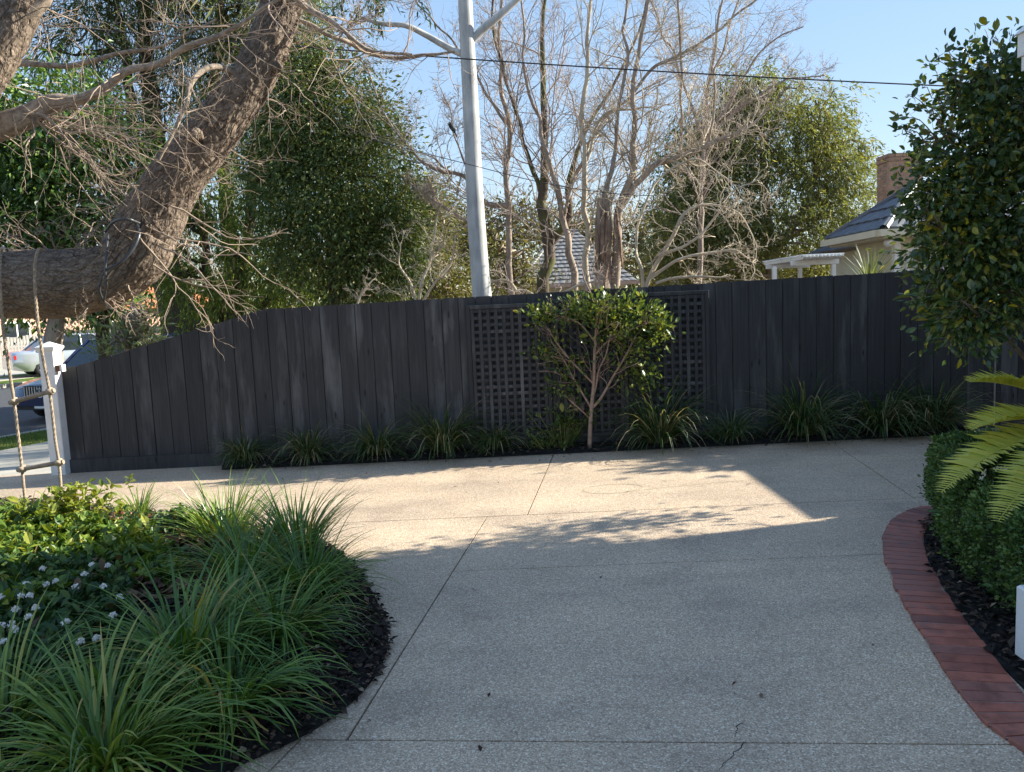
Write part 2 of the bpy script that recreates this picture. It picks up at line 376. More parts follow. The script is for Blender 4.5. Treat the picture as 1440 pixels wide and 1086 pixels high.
L_she = leafmat('sheoak_needle', [(0, (0.0486, 0.0741, 0.0297)), (.7, (0.1114, 0.1365, 0.0528)), (1, (0.243, 0.2242, 0.09075))], .25, .6, .2)
L_weep = leafmat('weeping_tree_leaf', [(0, (0.0585, 0.108, 0.021)), (.6, (0.1365, 0.207, 0.0375)), (1, (0.3315, 0.36, 0.075))], .35, .5, .3)
L_broad = leafmat('broad_dark_leaf', [(0, (0.028, 0.068, 0.02)), (.6, (0.08, 0.156, 0.032)), (1, (0.22, 0.32, 0.056))], .3, .35, .5)
L_cyp = leafmat('dense_evergreen_leaf', [(0, (0.0448, 0.0812, 0.02503)), (.65, (0.112, 0.1573, 0.04235)), (1, (0.28, 0.2664, 0.06738))], .25, .45, .4)
L_olive = leafmat('olive_scrub_leaf', [(0, (0.06875, 0.0775, 0.0225)), (.6, (0.15, 0.15, 0.0425)), (1, (0.275, 0.2375, 0.075))], .3, .6, .2)
L_far = leafmat('distant_brown_green_leaf', [(0, (0.07475, 0.069, 0.0322)), (.6, (0.138, 0.1207, 0.05175)), (1, (0.2185, 0.1782, 0.0805))], .3, .6, .2)
L_yel = leafmat('yellow_green_leaf', [(0, (.085, .108, .034)), (.5, (.165, .185, .058)), (.9, (.27, .275, .085)), (1, (.34, .30, .10))], .4, .5, .3)
L_grey = leafmat('grey_green_leaf', [(0, (0.084, 0.108, 0.054)), (1, (0.252, 0.3, 0.144))], .3, .5, .3)
L_gumleaf = leafmat('gum_leaf', [(0, (0.042, 0.063, 0.028)), (1, (0.126, 0.154, 0.056))], .25, .4, .4)

# ------------------------------------------------------------------ foliage tools
def scatter(mb, tv, tf, pos, yd, nr, sc, mi=0):
    pos = np.asarray(pos, float); n = len(pos)
    y = unit(yd); x = unit(np.cross(y, nr)); z = np.cross(x, y)
    sc = np.broadcast_to(np.asarray(sc, float), (n,))
    V = pos[:, None, :] + sc[:, None, None] * (x[:, None, :] * tv[None, :, 0:1] + y[:, None, :] * tv[None, :, 1:2] + z[:, None, :] * tv[None, :, 2:3])
    k = len(tv); f = (np.arange(n)[:, None, None] * k + tf[None]).reshape(-1, tf.shape[1])
    mb.add(V.reshape(-1, 3), f, mi)
def leaf_quad(w=.45, fold=.06): # 2 triangles over a fold
    return np.array([[0, 0, 0], [w / 2, .45, fold], [0, 1, -.05], [-w / 2, .45, fold]]), np.array([[0, 1, 2], [0, 2, 3]])
def leaf_full(w=.5, fold=.07):
    v = np.array([[0, 0, 0], [w * .36, .22, fold * .8], [w * .5, .52, fold], [w * .28, .82, fold * .3], [0, 1, -.10], [-w * .28, .82, fold * .3], [-w * .5, .52, fold], [-w * .36, .22, fold * .8], [0, .5, 0.02]])
    f = np.array([[0, 1, 8], [1, 2, 8], [2, 3, 8], [3, 4, 8], [4, 5, 8], [5, 6, 8], [6, 7, 8], [7, 0, 8]])
    return v, f
def rdir(rng, n): return unit(rng.normal(size=(n, 3)))
def lobes_pts(rng, lobes, n, shell=.5):
    L = np.array(lobes, float); wgt = (L[:, 3] * L[:, 4] * L[:, 5]) ** .7; wgt /= wgt.sum()
    i = rng.choice(len(L), n, p=wgt); d = rdir(rng, n); r = shell + (1 - shell) * rng.random(n) ** .7
    r *= 1 + .10 * rng.normal(size=n)
    return L[i, :3] + d * r[:, None] * L[i, 3:6], d
def cloud(rng, mb, centers, outward, per, spread, size, shape, droop=.3, var=.35, up=.6):
    """leaf clumps: each centre gets `per` leaves pointing outwards with droop"""
    n = len(centers)
    sp = np.repeat(spread * (0.6 + .8 * rng.random(n)), per)
    o = rng.normal(size=(n * per, 3)) * sp[:, None]
    p = np.repeat(centers, per, 0) + o
    yd = unit(unit(o) * .7 + np.repeat(outward, per, 0) * .5 + rng.normal(size=(n * per, 3)) * .45 + np.array([0, 0, -droop]))
    nr = unit(rng.normal(size=(n * per, 3)) * .7 + np.array([0, 0, up]))
    scatter(mb, *shape, p, yd, nr, size * np.exp(rng.normal(size=n * per) * var))
def strands(rng, mb, centers, outward, nleaf, length, size, shape, hang=1.0, var=.3):
    """hanging sprays: leaves set along curves that start outwards and fall"""
    n = len(centers); t = np.linspace(0, 1, nleaf)[None, :, None]
    Ls = (length * (.5 + rng.random(n)))[:, None, None]
    d0 = (outward * np.array([1, 1, .4]) + rng.normal(size=(n, 3)) * .45)[:, None, :]
    p = centers[:, None, :] + Ls * (d0 * t * .55 + np.array([0, 0, -1.0]) * hang * t ** 1.6)
    p = p + rng.normal(size=p.shape) * size * .35
    tang = unit(d0 * .55 + np.array([0, 0, -1.6]) * hang * t ** .6)
    yd = unit(tang + rng.normal(size=p.shape) * .5)
    p = p.reshape(-1, 3); yd = yd.reshape(-1, 3)
    nr = unit(rng.normal(size=p.shape) + np.array([0, 0, .4]))
    scatter(mb, *shape, p, yd, nr, size * np.exp(rng.normal(size=len(p)) * var))
def grow(rng, p0, d, L, r, n=5, wig=.25, trop=(0, 0, .05), taper=.35):
    """random-walk polylines for m branches at once -> P (m,n,3), R (m,n)"""
    m = len(p0); P = np.zeros((m, n, 3)); P[:, 0] = p0; d = unit(d)
    for k in range(1, n):
        d = unit(d + rng.normal(size=(m, 3)) * wig + np.array(trop)); P[:, k] = P[:, k - 1] + d * (L / (n - 1))[:, None]
    s = np.linspace(1, taper, n)[None]
    return P, r[:, None] * s
def sprout(rng, P, Rr, c, ang=(.5, 1.0), lr=(.35, .7), rr=.55, t0=.2, Lpar=None):
    """children start points / directions / lengths / radii for c children per branch"""
    m, n, _ = P.shape
    t = t0 + (1 - t0) * rng.random((m, c)); s = t * (n - 1.001); i = s.astype(int); f = (s - i)[..., None]
    b = np.arange(m)[:, None]
    p = P[b, i] * (1 - f) + P[b, i + 1] * f; d = unit(P[b, i + 1] - P[b, i]); r = Rr[b, i]
    a = ang[0] + (ang[1] - ang[0]) * rng.random((m, c)); q = unit(np.cross(d, rng.normal(size=(m, c, 3))))
    cdv = d * np.cos(a)[..., None] + q * np.sin(a)[..., None]
    Lp = np.linalg.norm(np.diff(P, axis=1), axis=2).sum(1)[:, None] if Lpar is None else Lpar
    cl = Lp * (lr[0] + (lr[1] - lr[0]) * rng.random((m, c))) * (1.15 - .5 * t)
    return p.reshape(-1, 3), cdv.reshape(-1, 3), cl.ravel(), (r * rr).ravel()
def twiggery(rng, mb, P, Rr, plan, mi=0):
    """grow successive generations from the polylines P; plan: list of dicts"""
    for g in plan:
        p, d, L, r = sprout(rng, P, Rr, g['c'], g.get('ang', (.5, 1.0)), g.get('lr', (.35, .7)), g.get('rr', .55), g.get('t0', .2), g.get('L'))
        r = np.clip(r, g.get('rmin', .002), g.get('rmax', 9)); L = np.minimum(L, g.get('lmax', 9))
        P, Rr = grow(rng, p, d, L, r, g.get('n', 5), g.get('wig', .25), g.get('trop', (0, 0, .05)), g.get('taper', .4))
        tubes(mb, P, Rr, g.get('k', 3), mi)
    return P, Rr
def limb(ctrl, Y, n=24):
    """ctrl rows: px, py, width px[, dY] at distance Y -> points, radii"""
    C = np.array([list(c) + [0] * (4 - len(c)) for c in ctrl], float)
    rows = [np.r_[at(c[0], c[1], Y + c[3]), px(c[2] / 2, Y + c[3])] for c in C]
    S = spline(rows, n); return S[:, :3], S[:, 3]
def lobe(x, y, rx, ry, Y, depth=None):
    c = at(x, y, Y); a, b = px(rx, Y), px(ry, Y); return (*c, a, depth or (a + b) / 2, b)

exec_order = []

# ================================================================== THE GROUND
g = MB(); S_ = 700.0
box(g, -S_, S_, -S_, S_, -1.2, -.36)
tag(g.build('ground', M_dirt), kind='structure')
# neighbour's yard behind the fence, at our level
g = MB(); prism(g, [(-4.9, 8.6), (30, 9.3), (30, 40), (-2.0, 40), (-4.9, 20)], -.5, -.05); tag(g.build('neighbour_yard', M_dirt), kind='structure')

# --- driveway in slabs parted by saw-cut joints
drive = MB(); prism(drive, [(-6.3, -4), (6.6, -4), (6.6, 8.6), (-4.95, 8.26), (-6.3, 8.22)], -.5, -.018)
drive = tag(drive.build('driveway', M_joint), kind='structure')
def clip(poly, p, d, side):
    """keep the part of poly on one side of the line p + s d (side=+1 left), 5 mm back from it"""
    nx, ny = -d[1] * side, d[0] * side; l = math.hypot(nx, ny); nx /= l; ny /= l; out = []
    f = lambda q: (q[0] - p[0]) * nx + (q[1] - p[1]) * ny - .0045
    for a, b in zip(poly, poly[1:] + poly[:1]):
        fa, fb = f(a), f(b)
        if fa >= 0: out.append(a)
        if fa * fb < 0: s = fa / (fa - fb); out.append((a[0] + (b[0] - a[0]) * s, a[1] + (b[1] - a[1]) * s))
    return out
outline = [(-6.3, -4), (6.6, -4), (6.6, 8.6), (-4.95, 8.26), (-6.3, 8.22)]
H1 = ((0, 5.76), (1, 0)); H2 = ((0, 4.56), (1, -.012)); HK = ((-.8, 2.76), (2.45, -.22))
V1 = ((.08, 5.8), (.145, 1)); V2 = ((-.60, 3.28), (.148, 1)); VC = ((3.35, 7.95), (-.145, -1)); VK = ((-.86, 2.76), (-.30, -1))
slabs = []
top = clip(outline, *H1, 1)
tl = clip(top, *V1, 1); tr = clip(top, *V1, -1)
slabs += [tl, clip(tr, *VC, -1), clip(tr, *VC, 1)]
mid = clip(clip(outline, *H1, -1), *HK, 1)
ml = clip(mid, *V2, 1); mr = clip(mid, *V2, -1)
slabs += [ml, clip(mr, *H2, 1), clip(mr, *H2, -1)]
bot = clip(outline, *HK, -1)
slabs += [clip(bot, *VK, 1), clip(bot, *VK, -1)]
for s in slabs:
    if len(s) > 2:
        m_ = MB(); prism(m_, s, -.30, 0.0); m_.build('slab', M_agg, drive)
# hairline cracks near the camera
def ribbon(mb, pts, w, z):
    P = np.array(pts, float); T = unit(np.gradient(P, axis=0)); Nn = np.c_[-T[:, 1], T[:, 0]]
    wv = np.broadcast_to(np.asarray(w, float), (len(P),))[:, None]
    A = np.c_[P + Nn * wv, np.full(len(P), z)]; B = np.c_[P - Nn * wv, np.full(len(P), z)]
    n = len(P); mb.add(np.concatenate([A, B]), [[n + i, n + i + 1, i + 1, i] for i in range(n - 1)])
rng = np.random.default_rng(3)
for pts in ([(1040, 1016), (1036, 1028), (1032, 1037)], [(1047, 1045), (1035, 1060), (1022, 1070), (1008, 1086)]):
    q = np.array([gnd(*p)[:2] for p in pts]); q = spline(q, 14); q += rng.normal(size=q.shape) * .004
    m_ = MB(); ribbon(m_, q, np.linspace(.0022, .0008, 14), .0012); m_.build('crack', M_joint, drive)
M_wire_shadow = plain('painted_wire_shadow', (.45, .345, .235), .6)  # cast shadow of a looped wire, painted as a darker tan ribbon
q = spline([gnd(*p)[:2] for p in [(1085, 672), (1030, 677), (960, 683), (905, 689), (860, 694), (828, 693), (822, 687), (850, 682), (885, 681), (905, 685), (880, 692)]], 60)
m_ = MB(); ribbon(m_, q, .009, .0016); m_.build('wire_shadow_line', M_wire_shadow, drive)

# --- street: road, verges and footpaths run along u
U2 = np.array([.39, .92]); U2 /= np.linalg.norm(U2); N2 = np.array([-U2[1], U2[0]]); K0 = np.array([-8.9, 11.9])
def st(s, q): p = K0 + U2 * s + N2 * q; return (p[0], p[1])
def band(name, q0, q1, z0, z1, mat, s0=-60, s1=120):
    m_ = MB(); prism(m_, [st(s0, q0), st(s1, q0), st(s1, q1), st(s0, q1)][::-1], z0, z1); return tag(m_.build(name, mat), kind='structure')
band('road', 0, 11.5, -.35, -.32, M_asph)
band('kerb', -.15, 0, -.40, -.20, M_conc); band('far_kerb', 11.5, 11.65, -.40, -.20, M_conc)
band('nature_strip', -2.05, -.15, -.40, -.215, M_lawn, -4.2)
band('far_nature_strip', 11.65, 13.3, -.40, -.215, M_lawn)
band('far_footpath', 13.3, 14.7, -.40, -.205, M_conc); band('far_garden', 14.7, 15.6, -.4, -.21, M_lawn)
band('far_driveway_apron', 15.6, 24, -.4, -.20, M_conc)
# crossover/footpath between the gate post and the verge
m_ = MB(); prism(m_, [st(-30, -2.05), st(-30, -6.2), (-6.3, 4.5), (-6.3, 8.2), (-5.0, 8.25), (-4.95, 9.2), st(30, -4.4), st(30, -2.05)], -.4, -.115)
tag(m_.build('footpath', M_conc), kind='structure')
m_ = MB(); prism(m_, [st(-.2, -2.05 + .05), st(-4.2, -2.0), st(-4.2, -.15), st(-.2, -.15)], -.40, -.205)
# ramp between driveway and footpath
m_ = MB(); m_.add([(-7.6, 4.3, -.112), (-6.3, 4.3, -.004), (-6.3, 8.2, -.004), (-7.6, 8.2, -.112)], [[0, 1, 2, 3]]); tag(m_.build('driveway_ramp', M_conc), kind='structure')
# turf blades on the verge in view
rng = np.random.default_rng(5); m_ = MB(); n = 9000
s = rng.uniform(-3.5, 12, n); q = rng.uniform(-2.0, -.2, n); P = np.array([K0 + U2 * a + N2 * b for a, b in zip(s, q)]); P = np.c_[P, np.full(n, -.215)]
scatter(m_, np.array([[-.06, 0, 0], [.06, 0, 0], [0, 1, .1]]), np.array([[0, 1, 2]]), P, rng.normal(size=(n, 3)) * .5 + [0, 0, 1], rng.normal(size=(n, 3)) + [0, -1, 0], rng.uniform(.04, .11, n))
L_turf = leafmat('turf_blade', [(0, (.05, .10, .015)), (.7, (.12, .18, .03)), (1, (.24, .23, .07))], .3, .6, .2)
tag(m_.build('verge_grass', L_turf), kind='stuff')

# --- garden beds
def bed(name, outline, zc, seed, jitter=.012):
    """mulch mound: rings shrinking to a raised middle"""
    P = spline(list(outline) + [outline[0]], 120)[:-1]; c = P.mean(0); m_ = MB(); rings = []
    for k, (s, z) in enumerate(((1, .004), (.985, .035), (.95, .055), (.85, .06 + zc * .35), (.6, .06 + zc * .8), (.3, .06 + zc), (.02, .06 + zc))):
        q = c + (P - c) * s; rings.append(np.c_[q, np.full(len(q), z)])
    V = np.array(rings); V[2:, :, 2] += (vnoise(V[2:].reshape(-1, 3) * 9, seed).reshape(V[2:].shape[:2]) - .5) * .05
    n = V.shape[1]; f = [[r * n + i, r * n + (i + 1) % n, (r + 1) * n + (i + 1) % n, (r + 1) * n + i] for r in range(len(rings) - 1) for i in range(n)]
    a = np.array(f); 
    area = np.sum(P[:, 0] * np.roll(P[:, 1], -1) - np.roll(P[:, 0], -1) * P[:, 1])
    if area < 0: a = a[:, ::-1]
    m_.add(V.reshape(-1, 3), a); return tag(m_.build(name, M_mulch, None, True), kind='structure')
left_out = [gnd(*p)[:2] for p in [(320, 1086), (430, 1035), (500, 985), (535, 940), (546, 900), (537, 862), (505, 808), (440, 766), (250, 735), (100, 718), (0, 712)]]
left_out += [np.array(p) for p in [(-5.4, 6.7), (-5.9, 5.5), (-5.6, 3.6), (-3.6, 2.0), (-1.9, 1.7)]]
bed('left_garden_bed', left_out, .10, 1)
def Yf(x): return 8.37 + .025 * x        # face of the fence
def Yb(x): return 8.075 + .022 * x       # front edge of the bed under it
fb = [(x, Yb(x)) for x in np.linspace(-3.1, 5.0, 24)] + [(x, Yf(x) - .004) for x in np.linspace(5.0, -3.25, 24)]
m_ = MB(); P = np.array(fb); nn = 24
V = []; 
for i in range(nn):
    x0, y0 = P[i]; y1 = Yf(x0) - .004
    for t, z in ((0, .004), (.06, .03), (.35, .055), (1, .05)):
        V.append((x0, y0 + (y1 - y0) * t, z + (0 if t == 0 else (float(vnoise(np.array([[x0 * 6, t * 5, 2.]]), 4)[0]) - .5) * .03)))
m_.add(V, [[i * 4 + k, (i + 1) * 4 + k, (i + 1) * 4 + k + 1, i * 4 + k + 1] for i in range(nn - 1) for k in range(3)])
tag(m_.build('fence_garden_bed', M_mulch, None, True), kind='structure')
inner = [gnd(*p)[:2] for p in [(1297, 740), (1300, 770), (1312, 810), (1340, 850), (1370, 890), (1400, 930), (1440, 970)]]
outer = [gnd(*p)[:2] for p in [(1340, 713), (1290, 716), (1260, 728), (1245, 745), (1240, 770), (1250, 808), (1270, 850), (1300, 900), (1340, 965), (1385, 1020), (1425, 1050)]]
rb = [tuple(p) for p in inner] + [(1.98, 2.2), (2.6, 1.2), (5.9, 1.2), (5.9, 5.6), (4.4, 5.95), (3.2, 5.62)]
m_ = MB(); prism(m_, [tuple(p) for p in rb], -.01, .012); tag(m_.build('right_garden_bed', M_mulch), kind='structure')
# loose mulch chips and leaf litter
def chips(name, pts, mat, size, seed):
    rng = np.random.default_rng(seed); m_ = MB(); n = len(pts)
    v, f = leaf_quad(.5, .08)
    scatter(m_, v, f, pts, np.c_[rng.normal(size=(n, 2)), rng.normal(size=n) * .25], np.c_[rng.normal(size=(n, 2)) * .4, np.ones(n)], size * np.exp(rng.normal(size=n) * .4))
    tag(m_.build(name, mat), kind='stuff')
def inpoly(P, poly):
    x, y = P[:, 0], P[:, 1]; r = np.zeros(len(P), bool); q = np.array(poly)
    for (x0, y0), (x1, y1) in zip(q, np.roll(q, -1, 0)):
        c = ((y0 > y) != (y1 > y)); xi = (x1 - x0) * (y - y0) / (y1 - y0 + 1e-12) + x0; r ^= c & (x < xi)
    return r
rng = np.random.default_rng(77); P = np.vstack([np.array([gnd(x, y)[:2] for x, y in zip(rng.uniform(350, 1250, 26), rng.uniform(650, 1060, 26))]), np.c_[rng.uniform(-3, 4.5, 60), Yb(0) - rng.exponential(.12, 60)]])
chips('fallen_leaves', np.c_[P, np.full(len(P), .006)], M_litter, .026, 78)
rng = np.random.default_rng(8)
LP = spline(left_out + [left_out[0]], 120); LC = LP[:-1].mean(0)
def bedz(P):
    """height of the left mound under points"""
    d = P - LC; a = np.arctan2(d[:, 1], d[:, 0]); la = np.arctan2(*(LP[:-1] - LC).T[::-1]); lr = np.linalg.norm(LP[:-1] - LC, axis=1); o = np.argsort(la)
    R0 = np.interp(a, la[o], lr[o], period=2 * math.pi); s = np.linalg.norm(d, axis=1) / R0
    return np.interp(s, [.02, .3, .6, .85, .95, .985, 1], [.16, .16, .14, .095, .055, .035, .004])
P = np.c_[rng.uniform(-5.5, -.6, 26000), rng.uniform(2.2, 6.8, 26000)]; P = P[inpoly(P, LC + (LP[:-1] - LC) * .975)]
chips('bark_mulch', np.c_[P, bedz(P) + .022 + rng.random(len(P)) * .03], M_chip, .036, 9)
P = LC + (LP[rng.integers(0, 119, 7000)] - LC) * rng.uniform(.90, 1.006, (7000, 1)) + rng.normal(size=(7000, 2)) * .006; chips('edge_mulch', np.c_[P, bedz(P) + .008 + rng.random(7000) * .016], M_chip, .026, 19)
P = np.array([gnd(x, y, .12)[:2] for x, y in zip(rng.uniform(160, 310, 420), rng.uniform(770, 870, 420))])
P2 = np.array([gnd(x, y, .12)[:2] for x, y in zip(rng.uniform(240, 330, 240), rng.uniform(740, 800, 240))]); P = np.vstack([P, P2])
chips('leaf_litter', np.c_[P, bedz(P) + .035 + rng.random(len(P)) * .05], M_litter, .055, 10)
P = np.c_[rng.uniform(-3.0, 4.9, 6000), rng.random(6000)]; P = np.c_[P[:, 0], Yb(P[:, 0]) - .02 + P[:, 1] * .30, .03 + .04 * np.minimum(1, P[:, 1] * 5)]
chips('fence_bed_mulch', P, M_chip, .025, 11)
P = np.c_[rng.uniform(1.9, 3.4, 11000), rng.uniform(2.6, 5.6, 11000)]; P = P[inpoly(P, [tuple(p) for p in rb])]
chips('hedge_bed_mulch', np.c_[P, .018 + rng.random(len(P)) * .025], M_chip, .034, 12)

# --- brick edging: every brick its own mesh
edge = MB(); 
O = spline(outer, 400); seg = np.r_[0, np.cumsum(np.linalg.norm(np.diff(O, axis=0), axis=1))]
extra = O[-1] + np.outer(np.linspace(.05, 1.3, 30), unit(np.array([[.10, -1.0]]))[0]); O = np.vstack([O, extra]); seg = np.r_[0, np.cumsum(np.linalg.norm(np.diff(O, axis=0), axis=1))]
edge_root = thing('brick_edging', 'curved edging of red bricks laid side by side along the hedge bed', 'brick edging', (2.1, 4, 0))
nb = int(seg[-1] / .083); rng = np.random.default_rng(12)
Tn = unit(np.gradient(O, axis=0)); Nn = np.c_[-Tn[:, 1], Tn[:, 0]]            # left of travel = towards the bed
ss = np.arange(nb + 1) * (seg[-1] / nb)
ip = lambda s, A: np.c_[np.interp(s, seg, A[:, 0]), np.interp(s, seg, A[:, 1])]
A0, NA = ip(ss, O), unit(ip(ss, Nn))
# smooth the normals so that the inner ends do not cross on the tight bend
for _ in range(6): NA = unit(np.vstack([NA[:1], (NA[:-2] + NA[1:-1] * 2 + NA[2:]) / 4, NA[-1:]]))
mort = MB(); rib = np.vstack([A0 + NA * .006, (A0 + NA * .232)[::-1]]); n = len(A0)
Vm = np.c_[np.vstack([A0 + NA * .004, A0 + NA * .234]), np.full(2 * n, .0112)]
mort.add(Vm, [[i, i + 1, n + i + 1, n + i] for i in range(n - 1)]); wpart(mort, 'mortar_bed', plain('grey_mortar', (.33, .26, .21), .9, vary=.3, sc=12), edge_root)
for i in range(nb):
    a, b = A0[i], A0[i + 1]; na, nb_ = NA[i], NA[i + 1]; t = unit((b - a)[None])[0]
    o = rng.normal() * .004; zt = .0168 + np.clip(rng.normal(), -1.5, 1.5) * .0014; gq = .0058; c = .0028
    L0, L1 = .002 + o, .234 + o
    p = [a + t * gq + na * L0, b - t * gq + nb_ * L0, b - t * gq + nb_ * L1, a + t * gq + na * L1]
    cen = np.mean(p, 0); m_ = MB()
    lo = [np.r_[q, -.04] for q in p]; mi_ = [np.r_[q, zt - c] for q in p]; hi = [np.r_[q + (cen - q) / np.linalg.norm(cen - q) * c * 1.2, zt + rng.normal() * .0008] for q in p]
    V = np.array(lo + mi_ + hi)
    m_.add(V, [[k, (k + 1) % 4, 4 + (k + 1) % 4, 4 + k] for k in range(4)] + [[4 + k, 4 + (k + 1) % 4, 8 + (k + 1) % 4, 8 + k] for k in range(4)] + [[8, 9, 10, 11]])
    if np.cross(np.r_[t, 0], np.r_[na, 0])[2] < 0: pass
    wpart(m_, 'brick', M_brick, edge_root)

# ================================================================== THE FENCE
FX0, FX1 = -4.84, 6.25
tl0, tl1, tr1 = at(105, 516, Yf(-4.8)), at(370, 435, Yf(-2.7)), at(1305, 380, Yf(4.6))
def ftop(x):
    a = np.interp(x, [tl0[0], tl1[0]], [tl0[2], tl1[2]]); b = np.interp(x, [tl1[0], tr1[0], 7], [tl1[2], tr1[2], tr1[2] + .02])
    return a if x < tl1[0] else b
fence = thing('paling_fence', 'long charcoal painted timber fence of upright palings behind the driveway', 'fence', (0, Yf(0), 0))
rng = np.random.default_rng(21); x = FX0; TH = .015; kk = 0
while x < FX1 - .05:
    wd = min(rng.normal(.187, .006), FX1 - x); gap = rng.uniform(.0035, .007); a, b = x + gap / 2, x + wd - gap / 2; kk += 1
    off = rng.uniform(-.004, .004); tilt = rng.normal() * .0008; zb = .0; c = .003
    ja = rng.normal() * .0025
    za, zc = ftop(a) + ja, ftop(b) + ja
    f_ = [(a, off + c, zb), (a + c, off, zb), (b - c, off, zb), (b, off + c, zb), (b, off + TH, zb), (a, off + TH, zb)]
    V = []
    for z0, z1 in ((zb, zb), (za, zc)):
        for (qx, qy, _) in f_:
            t = (qx - a) / (b - a); z = z0 + (z1 - z0) * t; V.append((qx + tilt * (z - .5), Yf(qx) - .009 + qy + .010 * rng.normal() * 0, z))
    # a little cupping and twist along the length
    m_ = MB(); m_.add(V, [[k, (k + 1) % 6, 6 + (k + 1) % 6, 6 + k] for k in range(6)] + [[6, 7, 8, 9], [6, 9, 10, 11]])
    wpart(m_, 'paling', M_fence, fence)
    xj = x + wd; bp = MB(); hb_ = .035        # hidden strip added behind the joint to stop light leaking through
    bp.add([(xj - hb_, Yf(xj) + .0135, zb), (xj + hb_, Yf(xj) + .0135, zb), (xj + hb_, Yf(xj) + .0235, zb), (xj - hb_, Yf(xj) + .0235, zb)] + [(q, Yf(xj) + yy, ftop(q) - .012) for q, yy in ((xj - hb_, .0135), (xj + hb_, .0135), (xj + hb_, .0235), (xj - hb_, .0235))], BOXF)
    wpart(bp, 'light_stop_strip', M_fence, fence); x += wd
for z in (.35, 1.0, 1.45):
    m_ = MB(); xs = FX0 if z < .9 else (-4.2 if z < 1.2 else -3.0)
    m_.add([(xs, Yf(xs) + .0245, z), (FX1, Yf(FX1) + .0245, z), (FX1, Yf(FX1) + .075, z), (xs, Yf(xs) + .075, z), (xs, Yf(xs) + .0245, z + .08), (FX1, Yf(FX1) + .0245, z + .08), (FX1, Yf(FX1) + .075, z + .08), (xs, Yf(xs) + .075, z + .08)], BOXF)
    wpart(m_, 'rail', M_fence, fence)
m_ = MB(); xs = np.array([FX0, 5.0]); 
m_.add([(FX0, Yf(FX0) - .035, -.01), (5.0, Yf(5.0) - .035, -.01), (5.0, Yf(5.0) - .012, -.01), (FX0, Yf(FX0) - .012, -.01), (FX0, Yf(FX0) - .035, .145), (5.0, Yf(5.0) - .035, .145), (5.0, Yf(5.0) - .012, .145), (FX0, Yf(FX0) - .012, .145)], BOXF)
wpart(m_, 'kickboard', M_fence, fence)
m_ = MB(); box(m_, 5.34, 5.355, Yf(5.3) - .03, Yf(5.3) - .012, .03, 1.75); wpart(m_, 'gate_strip', M_metal, fence)

# --- white gate post
YP = 8.20; pb = at(88, 664, YP); ptop = at(80, 492, YP)[2]
post = thing('gate_post', 'white painted square post with a pyramid cap at the low end of the fence', 'post', (pb[0], YP, -.02))
hw = .078; m_ = cbox(pb[0] - hw, pb[0] + hw, YP - hw, YP + hw, -.06, ptop, .006); wpart(m_, 'shaft', M_white, post)
m_ = MB(); X, Y, Z = pb[0], YP, ptop
for (r0, r1, z0, z1) in ((hw * 1.02, hw * 1.28, Z - .015, Z + .02), (hw * 1.28, hw * 1.28, Z + .02, Z + .036), (hw * 1.28, .006, Z + .036, Z + .088)):
    V = [(X + sx * r, Y + sy * r, z) for r, z in ((r0, z0), (r1, z1)) for sx, sy in ((-1, -1), (1, -1), (1, 1), (-1, 1))]
    m_.add(V, [[0, 1, 5, 4], [1, 2, 6, 5], [2, 3, 7, 6], [3, 0, 4, 7]])
wpart(m_, 'cap', M_white, post)
lb = at(96, 518, YP - .06); m_ = MB(); box(m_, X + hw + .002, X + hw + .05, YP - hw + .01, YP - .01, lb[2] - .03, lb[2] + .035); wpart(m_, 'bracket', plain('rusty_bracket', (.20, .09, .05), .8, vary=.4, sc=30), post)
m_ = MB(); box(m_, X + hw + .05, X + hw + .075, YP - hw + .005, YP - .005, lb[2] - .032, lb[2] + .042); wpart(m_, 'bracket_plate', M_white, post)

# --- three lattice panels screwed to the palings
def lattice(x0, x1, z0, z1, label):
    r = thing('lattice_panel', label, 'lattice panel', ((x0 + x1) / 2, Yf((x0 + x1) / 2) - .06, z0), 'lattice panels fixed to the fence')
    W = .036; dz = (z1 - z0)
    nv = 10; nh = 19
    xs = np.linspace(x0 + W / 2, x1 - W / 2, nv); zs = np.linspace(z0 + W / 2, z1 - W / 2, nh)
    c = (x0 + x1) / 2
    def bar(ax0, ax1, az0, az1, dy, name):
        m_ = cbox(ax0, ax1, -.0085, 0, az0, az1, .002); o = m_.build(name, M_fence, r); o.location = (-c, dy, -z0); return o
    for q in xs: bar(q - W / 2, q + W / 2, z0, z1, 0.0, 'upright_lath')
    for q in zs: bar(x0, x1, q - W / 2, q + W / 2, .011, 'cross_lath')
    for (a, b) in ((x0 - .045, x0 - .004), (x1 + .004, x1 + .045)):
        m_ = cbox(a, b, -.012, .02, z0 - .045, z1 + .045, .003); o = m_.build('frame_side', M_fence, r); o.location = (-c, 0, -z0)
    m_ = cbox(x0 - .002, x1 + .002, -.011, .02, z1 + .004, z1 + .045, .003); o = m_.build('frame_top', M_fence, r); o.location = (-c, 0, -z0)
    m_ = cbox(x0 - .002, x1 + .002, -.011, .02, z0 - .045, z0 - .004, .003); o = m_.build('frame_bottom', M_fence, r); o.location = (-c, 0, -z0)
    return r
YT = Yf(0) - .055
def tx(xp, yp): p = at(xp, yp, YT); return p[0], p[2]
z0t = .18
l0, zt0 = tx(661, 436); l1, _ = tx(764, 436); r0, _ = tx(906, 416); r1, zt2 = tx(992, 414)
wv = .80
lattice(l0, l0 + wv, z0t, zt0, 'charcoal lattice panel on the fence left of the small feature tree')
lattice(r1 - wv, r1, z0t, zt2, 'charcoal lattice panel on the fence right of the small feature tree')
cm = (l0 + wv + r1 - wv) / 2
lattice(l0 + wv + .098, r1 - wv - .098, z0t, (zt0 + zt2) / 2, 'charcoal lattice panel directly behind the trunk of the small feature tree')

